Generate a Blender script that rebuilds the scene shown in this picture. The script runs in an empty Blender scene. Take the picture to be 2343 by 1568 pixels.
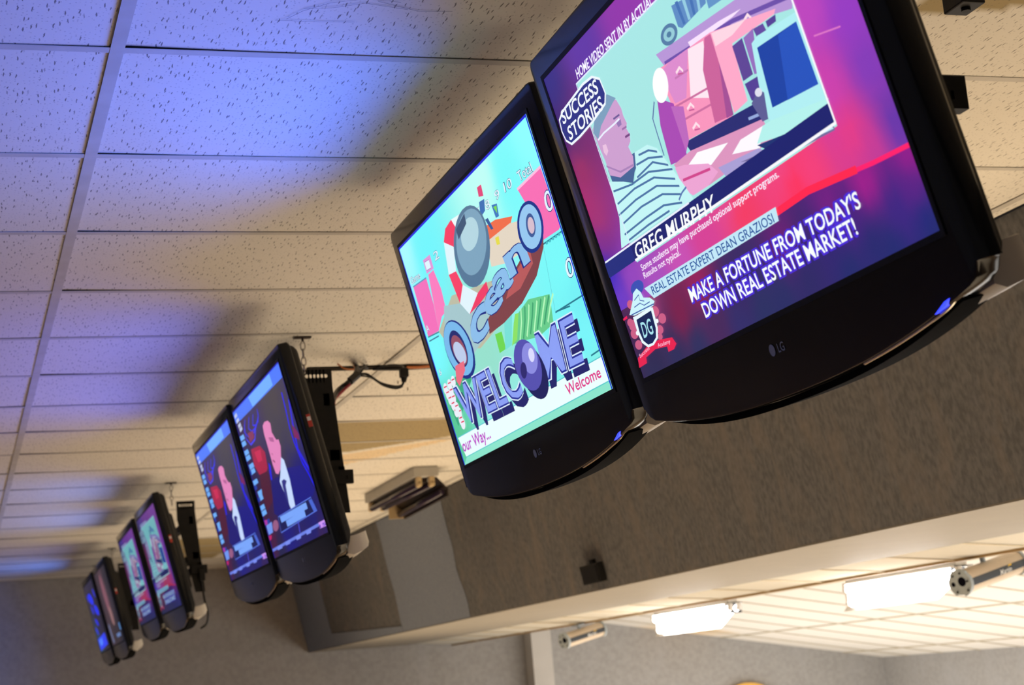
import bpy, bmesh, math, random
from mathutils import Vector, Matrix, geometry, noise
S = bpy.context.scene
COL = S.collection
random.seed(7)
EYE = 1.60                      # camera height above the floor; heights below are measured from the floor

# ------------------------------------------------------------------ camera
yaw, pitch, roll = 0.324333, 0.192565, -0.084437
F = Vector((math.sin(yaw)*math.cos(pitch), math.cos(yaw)*math.cos(pitch), math.sin(pitch)))
R0 = Vector((math.cos(yaw), -math.sin(yaw), 0)); U0 = R0.cross(F)
RR = R0*math.cos(roll) + U0*math.sin(roll); UU = U0*math.cos(roll) - R0*math.sin(roll)
cd = bpy.data.cameras.new('camera'); cam = bpy.data.objects.new('camera', cd); COL.objects.link(cam)
cd.sensor_width = 36; cd.lens = 36*3973.6/2343; cd.clip_start = .05
M = Matrix((RR, UU, -F)).transposed().to_4x4(); M.translation = Vector((0, 0, EYE)); cam.matrix_world = M
cd.dof.use_dof = True; cd.dof.focus_distance = 3.0; cd.dof.aperture_fstop = 9.0
S.camera = cam

# ------------------------------------------------------------------ exposure, ambient light, bounce lamps
S.view_settings.view_transform = 'Standard'; S.view_settings.look = 'None'
S.view_settings.exposure = 0.0; S.view_settings.gamma = 1.0; S.view_settings.use_curve_mapping = False
W = bpy.data.worlds.new('world'); S.world = W; W.use_nodes = True
W.node_tree.nodes['Background'].inputs[0].default_value = (.60, .56, .58, 1)
W.node_tree.nodes['Background'].inputs[1].default_value = 0.15

def area(name, loc, direction, sx, sy, power, color, spread=math.pi):
    l = bpy.data.lights.new(name, 'AREA'); l.shape = 'RECTANGLE'; l.size = sx; l.size_y = sy
    l.energy = power; l.color = color; l.spread = spread
    o = bpy.data.objects.new(name, l); COL.objects.link(o)
    d = Vector(direction).normalized()
    o.matrix_world = Matrix.Translation(loc) @ d.to_track_quat('-Z', 'Y').to_matrix().to_4x4()
    return o
# warm light coming up off the polished approach in front of the lanes
l = area('approach_light', (3.0, 7.3, .06), (0, 0, 1), 2.3, 11.0, 118, (1.0, .78, .52), math.radians(112))
# light coming up off the bright lanes under the lane ceiling
l = area('lane_light', (6.5, 9.0, .06), (0, 0, 1), 3.4, 11.5, 250, (1.0, .99, .95))

# ------------------------------------------------------------------ helpers
def lin(c):
    return tuple(((v/255)/12.92 if v/255 <= .04045 else ((v/255+.055)/1.055)**2.4) for v in c)
def tag(o, label=None, cat=None, group=None, kind=None):
    if label: o['label'] = label
    if cat: o['category'] = cat
    if group: o['group'] = group
    if kind: o['kind'] = kind
    return o
def empty(name, loc=(0, 0, 0), mat=None):
    o = bpy.data.objects.new(name, None); COL.objects.link(o); o.empty_display_size = .1
    if mat is not None: o.matrix_world = mat
    else: o.location = loc
    return o
def obj(name, bm, m, parent=None, smooth=False, inherit=True):
    me = bpy.data.meshes.new(name)
    bmesh.ops.recalc_face_normals(bm, faces=bm.faces)
    bm.to_mesh(me); bm.free()
    ms = m if isinstance(m, (list, tuple)) else [m]
    for x in ms: me.materials.append(x)
    if smooth:
        for p in me.polygons: p.use_smooth = True
    return link(name, me, parent)
def link(name, me, parent=None):
    o = bpy.data.objects.new(name, me); COL.objects.link(o)
    if parent is not None: o.parent = parent
    return o
def box(bm, x0, x1, y0, y1, z0, z1, bevel=0, mi=0):
    vs = [bm.verts.new((x, y, z)) for x in (x0, x1) for y in (y0, y1) for z in (z0, z1)]
    fs = [bm.faces.new([vs[i] for i in q]) for q in ((0,1,3,2),(4,6,7,5),(0,4,5,1),(2,3,7,6),(0,2,6,4),(1,5,7,3))]
    for f in fs: f.material_index = mi
    if bevel:
        es = list({e for f in fs for e in f.edges})
        bmesh.ops.bevel(bm, geom=es, offset=bevel, segments=2, affect='EDGES', profile=.5)
    return bm
def bbox(x0, x1, y0, y1, z0, z1, bevel=0): return box(bmesh.new(), x0, x1, y0, y1, z0, z1, bevel)
def cyl(bm, a, b, r, n=24, r2=None, caps=True):
    a = Vector(a); b = Vector(b); d = (b-a).normalized(); u = d.orthogonal().normalized(); v = d.cross(u)
    r2 = r if r2 is None else r2
    A = [bm.verts.new(a + (u*math.cos(t)+v*math.sin(t))*r) for t in [2*math.pi*i/n for i in range(n)]]
    B = [bm.verts.new(b + (u*math.cos(t)+v*math.sin(t))*r2) for t in [2*math.pi*i/n for i in range(n)]]
    for i in range(n): bm.faces.new((A[i], A[(i+1) % n], B[(i+1) % n], B[i]))
    if caps: bm.faces.new(A[::-1]); bm.faces.new(B)
    return bm
def tube(bm, pts, r, n=8):
    P = [Vector(p) for p in pts]
    # catmull-rom resample
    Q = []
    for i in range(len(P)-1):
        p0 = P[max(i-1, 0)]; p1 = P[i]; p2 = P[i+1]; p3 = P[min(i+2, len(P)-1)]
        for k in range(6):
            t = k/6; Q.append(.5*((2*p1)+(p2-p0)*t+(2*p0-5*p1+4*p2-p3)*t*t+(3*p1-p0-3*p2+p3)*t**3))
    Q.append(P[-1]); rings = []; u = None
    for i, q in enumerate(Q):
        d = (Q[min(i+1, len(Q)-1)]-Q[max(i-1, 0)]).normalized()
        u = d.orthogonal().normalized() if u is None else (u-d*u.dot(d)).normalized()
        v = d.cross(u)
        rings.append([bm.verts.new(q+(u*math.cos(2*math.pi*j/n)+v*math.sin(2*math.pi*j/n))*r) for j in range(n)])
    for a, b in zip(rings, rings[1:]):
        for j in range(n): bm.faces.new((a[j], a[(j+1) % n], b[(j+1) % n], b[j]))
    bm.faces.new(rings[0][::-1]); bm.faces.new(rings[-1])
    return bm

# ------------------------------------------------------------------ materials
def mat(name, col, rough=.6, metal=0, spec=.5, emit=None, es=1.0):
    m = bpy.data.materials.new(name); m.use_nodes = True; b = m.node_tree.nodes['Principled BSDF']
    b.inputs['Base Color'].default_value = (*col, 1); b.inputs['Roughness'].default_value = rough
    b.inputs['Metallic'].default_value = metal; b.inputs['Specular IOR Level'].default_value = spec
    if emit: b.inputs['Emission Color'].default_value = (*emit, 1); b.inputs['Emission Strength'].default_value = es
    return m
def N(m, t, **k):
    n = m.node_tree.nodes.new(t)
    for a, v in k.items(): setattr(n, a, v)
    return n
def L(m, a, b): m.node_tree.links.new(a, b)
def noisy(name, c1, c2, scale, rough=.9, detail=4, stretch=(1, 1, 1), c3=None, scale3=3, bump=0.0, rot=(0, 0, 0), lo=.35, hi=.65):
    m = mat(name, c1, rough, spec=.2); b = m.node_tree.nodes['Principled BSDF']
    tc = N(m, 'ShaderNodeTexCoord'); mp = N(m, 'ShaderNodeMapping'); mp.inputs['Scale'].default_value = stretch; mp.inputs['Rotation'].default_value = rot
    nz = N(m, 'ShaderNodeTexNoise'); nz.inputs['Scale'].default_value = scale; nz.inputs['Detail'].default_value = detail
    L(m, tc.outputs['Object'], mp.inputs['Vector']); L(m, mp.outputs[0], nz.inputs['Vector'])
    mr = N(m, 'ShaderNodeMapRange'); mr.inputs[1].default_value = lo; mr.inputs[2].default_value = hi; L(m, nz.outputs[0], mr.inputs[0])
    mx = N(m, 'ShaderNodeMix', data_type='RGBA'); mx.inputs['A'].default_value = (*c1, 1); mx.inputs['B'].default_value = (*c2, 1)
    L(m, mr.outputs[0], mx.inputs['Factor']); out = mx.outputs['Result']
    if c3:
        n3 = N(m, 'ShaderNodeTexNoise'); n3.inputs['Scale'].default_value = scale3; n3.inputs['Detail'].default_value = 6; n3.inputs['Distortion'].default_value = 1.2
        mp3 = N(m, 'ShaderNodeMapping'); mp3.inputs['Scale'].default_value = (1, 1, .45); mp3.inputs['Rotation'].default_value = (.5, 0, 0)
        L(m, tc.outputs['Object'], mp3.inputs['Vector']); L(m, mp3.outputs[0], n3.inputs['Vector'])
        r3 = N(m, 'ShaderNodeMapRange'); r3.inputs[1].default_value = .50; r3.inputs[2].default_value = .90; L(m, n3.outputs[0], r3.inputs[0])
        m3 = N(m, 'ShaderNodeMix', data_type='RGBA'); m3.inputs['B'].default_value = (*c3, 1)
        L(m, out, m3.inputs['A']); L(m, r3.outputs[0], m3.inputs['Factor']); out = m3.outputs['Result']
    L(m, out, b.inputs['Base Color'])
    if bump:
        bp = N(m, 'ShaderNodeBump'); bp.inputs['Strength'].default_value = bump; bp.inputs['Distance'].default_value = .004
        L(m, nz.outputs[0], bp.inputs['Height']); L(m, bp.outputs[0], b.inputs['Normal'])
    return m
def tile_mat(name, base, pits=True):
    m = mat(name, base, .95, spec=.1); b = m.node_tree.nodes['Principled BSDF']
    tc = N(m, 'ShaderNodeTexCoord'); out = None
    dn = N(m, 'ShaderNodeTexNoise'); dn.inputs['Scale'].default_value = 45; dn.inputs['Detail'].default_value = 3
    L(m, tc.outputs['Object'], dn.inputs['Vector'])
    sub = N(m, 'ShaderNodeVectorMath', operation='SUBTRACT'); sub.inputs[1].default_value = (.5, .5, .5); L(m, dn.outputs['Color'], sub.inputs[0])
    scl = N(m, 'ShaderNodeVectorMath', operation='SCALE'); scl.inputs['Scale'].default_value = .007; L(m, sub.outputs[0], scl.inputs[0])
    add = N(m, 'ShaderNodeVectorMath', operation='ADD'); L(m, tc.outputs['Object'], add.inputs[0]); L(m, scl.outputs[0], add.inputs[1])
    def spots(scale, rot, lo, hi, keep):
        mp = N(m, 'ShaderNodeMapping'); mp.inputs['Scale'].default_value = scale; mp.inputs['Rotation'].default_value = (0, 0, rot); mp.vector_type = 'POINT'
        L(m, add.outputs[0], mp.inputs['Vector'])
        v = N(m, 'ShaderNodeTexVoronoi', voronoi_dimensions='2D'); v.inputs['Scale'].default_value = 1; L(m, mp.outputs[0], v.inputs['Vector'])
        mr = N(m, 'ShaderNodeMapRange'); mr.inputs[1].default_value = lo; mr.inputs[2].default_value = hi; mr.inputs[3].default_value = 1; mr.inputs[4].default_value = 0
        L(m, v.outputs['Distance'], mr.inputs[0])
        sp = N(m, 'ShaderNodeSeparateColor'); L(m, v.outputs['Color'], sp.inputs[0])
        k = N(m, 'ShaderNodeMapRange'); k.inputs[1].default_value = keep; k.inputs[2].default_value = keep+.3; L(m, sp.outputs[0], k.inputs[0])
        mu = N(m, 'ShaderNodeMath', operation='MULTIPLY'); L(m, mr.outputs[0], mu.inputs[0]); L(m, k.outputs[0], mu.inputs[1])
        return mu.outputs[0]
    if pits:
        a = spots((78, 10, 1), 0.05, .075, .12, .12)
        c = spots((70, 12.5, 1), -.12, .055, .095, .30)
        d = spots((120, 80, 1), 0.0, .12, .22, .45)
        mx1 = N(m, 'ShaderNodeMath', operation='MAXIMUM'); L(m, a, mx1.inputs[0]); L(m, c, mx1.inputs[1])
        hd = N(m, 'ShaderNodeMath', operation='MULTIPLY'); hd.inputs[1].default_value = .35; L(m, d, hd.inputs[0])
        mx2 = N(m, 'ShaderNodeMath', operation='MAXIMUM'); L(m, mx1.outputs[0], mx2.inputs[0]); L(m, hd.outputs[0], mx2.inputs[1])
        fac = mx2.outputs[0]
    else:
        fac = spots((90, 60, 1), 0, .1, .25, .5)
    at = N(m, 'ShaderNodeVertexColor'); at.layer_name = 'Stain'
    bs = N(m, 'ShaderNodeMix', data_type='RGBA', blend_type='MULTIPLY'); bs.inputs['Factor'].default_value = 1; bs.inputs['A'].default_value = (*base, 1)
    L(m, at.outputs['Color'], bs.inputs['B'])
    mx = N(m, 'ShaderNodeMix', data_type='RGBA'); mx.inputs['B'].default_value = (.12, .10, .085, 1); L(m, bs.outputs['Result'], mx.inputs['A'])
    f2 = N(m, 'ShaderNodeMath', operation='MULTIPLY'); f2.inputs[1].default_value = .8 if pits else .15; L(m, fac, f2.inputs[0]); L(m, f2.outputs[0], mx.inputs['Factor'])
    L(m, mx.outputs['Result'], b.inputs['Base Color'])
    return m
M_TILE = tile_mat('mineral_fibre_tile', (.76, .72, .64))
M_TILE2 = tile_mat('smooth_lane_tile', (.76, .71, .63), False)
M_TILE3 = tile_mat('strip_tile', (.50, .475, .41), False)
M_GRID = noisy('painted_grid_metal', (.58, .55, .50), (.52, .49, .44), 12, .6)
M_GRID2 = noisy('aged_lane_grid', (.50, .42, .28), (.58, .50, .36), 9, .7)
M_VOID = mat('dark_plenum', (.03, .025, .02), .95, spec=0)  # near-black colour giving the shade in tee and ceiling gaps
M_CARPET = noisy('brown_wall_carpet', (.125, .125, .124), (.195, .190, .188), 55, .98, 5, (1, 1, .6), c3=(.25, .215, .185), scale3=6.5, bump=.4)
M_BAND = noisy('blue_grey_wall_carpet', (.235, .265, .33), (.285, .315, .375), 60, .98, 4, bump=.3)
M_WALL = noisy('grey_brown_wall_carpet', (.36, .345, .33), (.42, .405, .39), 30, .98, 5, c3=(.44, .43, .43), scale3=2.5, bump=.3)
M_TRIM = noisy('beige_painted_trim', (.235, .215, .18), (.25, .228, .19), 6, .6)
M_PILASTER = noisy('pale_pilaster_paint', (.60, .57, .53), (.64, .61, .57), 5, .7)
M_LIP = mat('brown_edge_strip', (.34, .22, .09), .6)
M_FLOOR = noisy('maple_approach', (.45, .29, .14), (.52, .35, .18), 4, .35, stretch=(1, 12, 1))
M_BLACK = noisy('glossy_black_plastic', (.008, .009, .011), (.010, .011, .013), 20, .12); M_BLACK.node_tree.nodes['Principled BSDF'].inputs['Specular IOR Level'].default_value = .24
M_MATTE = noisy('matte_black_plastic', (.010, .010, .010), (.015, .014, .013), 60, .55)
M_GRILLE = mat('black_speaker_cloth', (.006, .006, .006), .9, spec=.03)
M_STEEL = noisy('black_powder_steel', (.010, .010, .010), (.014, .013, .012), 40, .6)
M_SILVER = noisy('silver_beige_plastic', (.56, .52, .45), (.60, .56, .49), 15, .4)
M_CHROME = mat('chrome_strip', (.75, .70, .62), .12, 1)
M_CHAIN = mat('zinc_chain', (.45, .42, .38), .35, 1)
M_LOGO = mat('grey_logo_print', (.30, .32, .34), .4)
M_LED = mat('blue_indicator_light', (.02, .02, .2), .4, emit=(.03, .05, 1.0), es=2.2)
M_RED = mat('red_label', (.55, .05, .03), .5); M_WHITE = mat('white_label', (.8, .8, .78), .5)
M_TUBE = mat('lit_fluorescent_tube', (1, 1, 1), .4, emit=(1.0, .96, .90), es=26)
M_FIX = mat('white_enamel_fixture', (.88, .87, .85), .35)
M_BLT = mat('blacklight_tube', (.028, .016, .040), .25)
M_DARKREFL = noisy('dark_reflector', (.05, .035, .03), (.03, .02, .018), 10, .35)
M_HOUS = noisy('grey_fixture_housing', (.48, .47, .44), (.52, .50, .46), 10, .5)
M_SOCK = mat('cream_lamp_socket', (.66, .50, .28), .5)
M_GREYM = noisy('cast_grey_metal', (.42, .47, .50), (.36, .41, .44), 25, .4)
M_DGREY = mat('dark_grey_plastic', (.045, .055, .07), .45)
M_TAN = noisy('brushed_champagne_metal', (.66, .54, .40), (.60, .49, .36), 14, .35); 
M_HOLE = mat('dark_opening', (.006, .006, .01), .9, spec=0)
M_YEL = mat('yellow_label', (.9, .55, .02), .5)
M_ORANGE = mat('orange_paint', (.85, .48, .10), .6)
M_CABLE = mat('black_rubber_cable', (.012, .011, .011), .5); M_CRED = mat('red_cable', (.25, .012, .03), .5); M_CORG = mat('orange_wire', (.62, .20, .06), .5)
m = bpy.data.materials.new('screen_pixels'); m.use_nodes = True; M_SCREEN = m
b = m.node_tree.nodes['Principled BSDF']; vc = N(m, 'ShaderNodeVertexColor'); vc.layer_name = 'Picture'
b.inputs['Base Color'].default_value = (.004, .004, .005, 1); b.inputs['Roughness'].default_value = .3; b.inputs['Specular IOR Level'].default_value = .15
L(m, vc.outputs['Color'], b.inputs['Emission Color']); b.inputs['Emission Strength'].default_value = 1.0

# ------------------------------------------------------------------ the room
H = 1.1536 + EYE; XA, Y0, T = .3078, 2.9659, .6096; YF = 14.95
SOF = [(2.81, H), (2.955, .398+EYE)]
def ceiling_main():
    bm = bmesh.new(); cl = bm.loops.layers.float_color.new('Stain')  # per-corner colour multiplier: patch tints and darkened tile edges
    rnd = random.Random(3)
    brown_patches = [[(1.55, 7.22), (2.13, 7.22), (2.55, 7.22), (2.50, 7.56), (2.26, 7.78), (1.83, 8.18), (1.5, 8.5)],
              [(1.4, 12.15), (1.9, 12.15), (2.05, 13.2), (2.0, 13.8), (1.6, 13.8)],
              [(1.70, 2.36), (2.6, 2.36), (2.6, 2.585), (1.93, 2.594), (1.80, 2.64), (1.7, 2.66)]]  # outlines of brown tinted areas on the tiles
    tan_patches = [[(1.85, 8.25), (2.35, 7.75), (2.3, 7.9), (1.95, 8.6), (1.7, 8.6)]]  # outline of a paler tan tinted area
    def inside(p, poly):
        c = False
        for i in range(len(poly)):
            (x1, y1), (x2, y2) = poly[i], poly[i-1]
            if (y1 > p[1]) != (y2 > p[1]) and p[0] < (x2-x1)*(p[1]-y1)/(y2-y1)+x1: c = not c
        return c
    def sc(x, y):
        for s in brown_patches:
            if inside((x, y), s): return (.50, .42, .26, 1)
        for s in tan_patches:
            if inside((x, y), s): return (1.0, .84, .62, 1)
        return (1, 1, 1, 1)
    for i in range(-2, 3):
        for j in range(-6, 20):
            x0 = XA+i*2*T; y0 = Y0+j*T; x1 = min(x0+2*T, SOF[0][0]); y1 = min(y0+T, YF)
            if x0 >= SOF[0][0] or y0 >= YF: continue
            fine = any(x0-.7 < p[0] < x1+.1 and y0-.05 < p[1] < y1+.05 for s in brown_patches for p in s) and i >= 1
            nx, ny = (44, 22) if fine else (6, 3)
            g = .009; zc = [[rnd.random() for _ in range(2)] for _ in range(2)]
            big = rnd.random()
            def z(u, v):
                lift = (zc[0][0]*(1-u)*(1-v)+zc[1][0]*u*(1-v)+zc[0][1]*(1-u)*v+zc[1][1]*u*v)
                e = max(0, 1-u*3.2)**2 + max(0, (u-.75)*4)**2*.6      # corners curl up next to the main runners
                return H + .0006 + .0012*lift + (.0045*big)*e*(1 if v > .5 else .6)
            V = [[bm.verts.new((x0+g+(x1-x0-2*g)*a/nx, y0+g+(y1-y0-2*g)*b/ny, z(a/nx, b/ny))) for b in range(ny+1)] for a in range(nx+1)]
            for a in range(nx):
                for b in range(ny):
                    f = bm.faces.new((V[a][b], V[a][b+1], V[a+1][b+1], V[a+1][b])); f.material_index = 0
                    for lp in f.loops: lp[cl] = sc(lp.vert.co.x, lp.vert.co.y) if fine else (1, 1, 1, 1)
            # tile edge thickness, with joint shade put into the edge colour
            ring = [V[a][0] for a in range(nx+1)]+[V[nx][b] for b in range(1, ny+1)]+[V[a][ny] for a in range(nx-1, -1, -1)]+[V[0][b] for b in range(ny-1, 0, -1)]
            up = [bm.verts.new(v.co+Vector((0, 0, .012))) for v in ring]
            for k in range(len(ring)):
                f = bm.faces.new((ring[k], ring[(k+1) % len(ring)], up[(k+1) % len(ring)], up[k]))
                for lp in f.loops: lp[cl] = (.10, .09, .08, 1)
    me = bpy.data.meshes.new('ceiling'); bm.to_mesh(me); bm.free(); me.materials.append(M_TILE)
    c = link('ceiling', me); tag(c, kind='structure')
    v = bbox(-3, SOF[0][0]+.05, -2, YF, H+.03, H+.05); obj('plenum', v, M_VOID, c)
    # exposed T-grid: wide main runners along the row, cross tees between them
    g = bmesh.new()
    for i in range(-1, 3): 
        x = XA+i*2*T; y = -1.0
        while y < YF:
            box(g, x-.0125, x+.0125, y, min(y+3.655, YF)-.0006, H-.0016, H+.0003); y += 3.6576
    for j in range(-5, 20):
        y = Y0+j*T
        if y > YF-.05: continue
        for i in range(-2, 3):
            x0 = XA+i*2*T+.0125; x1 = min(x0+2*T-.025, SOF[0][0]-.004)
            box(g, x0, x1, y-.0118, y+.0118, H-.0010, H+.0003)
    obj('ceiling_grid', g, M_GRID, c)
    w = bmesh.new()
    for j in range(-5, 20):
        box(w, -3, SOF[0][0], Y0+j*T-.0015, Y0+j*T+.0015, H+.0003, H+.03)
    for i in range(-1, 3): box(w, XA+i*2*T-.0015, XA+i*2*T+.0015, -2, YF, H+.0003, H+.03)
    obj('grid_web', w, M_VOID, c)  # web coloured near-black to paint the shade inside the tee gaps
    # scuffed pencil-like scratches on one tile
    s = bmesh.new()
    for pts in ([(.579, 2.793), (.60, 2.755), (.64, 2.715), (.70, 2.69), (.76, 2.70)], [(.60, 2.745), (.65, 2.735), (.70, 2.71), (.78, 2.73)], [(.56, 2.80), (.64, 2.80), (.70, 2.795)], [(.72, 2.70), (.80, 2.735), (.86, 2.73)]):
        for a, b in zip(pts, pts[1:]):
            a = Vector((*a, H-.0004)); b = Vector((*b, H-.0004)); n = (b-a).cross(Vector((0, 0, 1))).normalized()*.0006
            s.faces.new([s.verts.new(q) for q in (a-n, b-n, b+n, a+n)])
    obj('scuff_mark', s, mat('graphite_scuff', (.2, .19, .22), .9), c)
ceiling_main()

# main walls
zl = lambda z: z+EYE
def quadobj(name, quads, m, kind='structure', parent=None, thick=None):
    bm = bmesh.new()
    for q in quads: bm.faces.new([bm.verts.new(p) for p in q])
    bmesh.ops.remove_doubles(bm, verts=bm.verts, dist=1e-5)
    o = obj(name, bm, m, parent)
    if kind and parent is None: tag(o, kind=kind)
    return o
fw = obj('wall_far', bbox(-3, 8.6, YF, YF+.12, 0, 3.2), M_WALL); tag(fw, kind='structure')
# sloped carpeted soffit above the approach, with blue-grey bands
def soffit():
    k = (SOF[1][0]-SOF[0][0])/(SOF[1][1]-SOF[0][1])
    P = lambda y, z, off=0: (SOF[0][0]+(z-H)*k - off, y, z)
    bm = bmesh.new(); ny, nz = 60, 6
    V = [[bm.verts.new(P(-1+(YF+1)*a/ny, H+(SOF[1][1]-H)*b/nz)) for b in range(nz+1)] for a in range(ny+1)]
    for a in range(ny):
        for b in range(nz): bm.faces.new((V[a][b], V[a+1][b], V[a+1][b+1], V[a][b+1]))
    s = obj('wall_right', bm, M_CARPET); tag(s, kind='structure')
    q = []
    def r(y0, y1, z0, z1):
        # wavy cut edges of the carpet band
        n = 10; e = lambda y, t: y+.05*noise.noise(Vector((y*3, t*4, 1)))
        for i in range(n):
            a, b = z0+(z1-z0)*i/n, z0+(z1-z0)*(i+1)/n
            q.append([P(e(y0, i/n), a, .003), P(e(y1, i/n), a, .003), P(e(y1, (i+1)/n), b, .003), P(e(y0, (i+1)/n), b, .003)])
    r(9.98, 11.6, SOF[1][1], H-.001); r(13.86, YF-.002, SOF[1][1], H-.001)
    q.append([P(11.62, SOF[1][1], .0034), P(13.9, SOF[1][1], .0034), P(13.9, zl(.50), .0034), P(11.62, zl(.435), .0034)])
    quadobj('carpet_band', q, M_BAND, parent=s)
soffit()
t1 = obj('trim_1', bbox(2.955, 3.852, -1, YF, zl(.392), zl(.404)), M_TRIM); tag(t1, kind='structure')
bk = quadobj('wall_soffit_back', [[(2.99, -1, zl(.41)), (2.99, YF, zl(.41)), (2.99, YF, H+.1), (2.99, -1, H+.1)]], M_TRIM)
# first strip of lane ceiling, falling slightly to a brown edged lip
def strip(name, x0, z0, x1, z1, y0, y1, ys, xs, yw, m, gm, gw=.010):
    bm = bmesh.new(); cl = bm.loops.layers.float_color.new('Stain')  # per-corner colour multiplier, with one tan tinted area
    n = 40; q = []
    zz = lambda x: z0+(z1-z0)*(x-x0)/(x1-x0)
    rnd = random.Random(5)
    xs_all = [x0]+[x for x in xs if x0 < x < x1]+[x1]
    ys_all = [y0]+ys+[y1]
    for a, b in zip(xs_all, xs_all[1:]):
        for c, d in zip(ys_all, ys_all[1:]):
            sag = rnd.uniform(0, .006); nx = ny = 4
            V = [[bm.verts.new((a+(b-a)*i/nx, c+(d-c)*j/ny, zz(a+(b-a)*i/nx)+.004-sag*math.sin(math.pi*i/nx)*math.sin(math.pi*j/ny))) for j in range(ny+1)] for i in range(nx+1)]
            for i in range(nx):
                for j in range(ny):
                    f = bm.faces.new((V[i][j], V[i][j+1], V[i+1][j+1], V[i+1][j]))
                    for lp in f.loops:
                        w = (1, 1, 1, 1)
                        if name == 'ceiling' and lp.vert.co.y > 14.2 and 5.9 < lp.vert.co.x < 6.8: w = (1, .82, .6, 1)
                        lp[cl] = w
    me = bpy.data.meshes.new('ceiling'); bm.to_mesh(me); bm.free(); me.materials.append(m)
    o = link('ceiling', me); tag(o, kind='structure')
    g = bmesh.new()
    def bar(xa, xb, ya, yb):
        vs = [g.verts.new(p) for p in ((xa, ya, zz(xa)-.002), (xb, ya, zz(xb)-.002), (xb, yb, zz(xb)-.002), (xa, yb, zz(xa)-.002))]
        up = [g.verts.new(v.co+Vector((0, 0, .004))) for v in vs]
        g.faces.new(vs); g.faces.new(up[::-1])
        for i in range(4): g.faces.new((vs[i], vs[(i+1) % 4], up[(i+1) % 4], up[i]))
    for x in xs: bar(x-gw, x+gw, y0, y1)
    for y in ys: bar(x0, x1, y-gw*.8, y+gw*.8)
    obj('ceiling_grid', g, gm, o)
    return o
ys1 = [9.82-.6155*i for i in range(16)][::-1]+[9.82+.6155*i for i in range(1, 8)]
ys1 = [y for y in ys1 if -1 < y < YF-.1]
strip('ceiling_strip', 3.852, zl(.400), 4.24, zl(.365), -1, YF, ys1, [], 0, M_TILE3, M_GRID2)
lp = obj('trim_2', bbox(4.232, 4.250, -1, YF, zl(.358), zl(.372)), M_LIP); tag(lp, kind='structure')
m2 = .18329; z2 = lambda x: zl(.449)+m2*(5.686-x)
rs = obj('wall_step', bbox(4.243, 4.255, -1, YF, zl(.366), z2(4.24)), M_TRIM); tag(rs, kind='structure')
ys2 = [y for y in [12.06-.608*i for i in range(22)][::-1]+[12.06+.608*i for i in range(1, 5)] if -1 < y < YF-.1]
strip('ceiling', 4.24, z2(4.24), 8.475, z2(8.475), -1, YF, ys2, [5.575, 6.82, 8.07], 0, M_TILE2, M_GRID2, .011)
rw = obj('wall_lane_end', bbox(8.475, 8.6, -1, YF, 0, zl(.1)), M_WALL); tag(rw, kind='structure')
pl = obj('trim_3', bbox(4.90, 5.085, 14.74, YF, 0, z2(5.0)+.05, .002), M_PILASTER); tag(pl, kind='structure')
fl = obj('floor', bbox(-3, 8.6, -2, YF+.1, -.06, 0), M_FLOOR); tag(fl, kind='structure')

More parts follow.
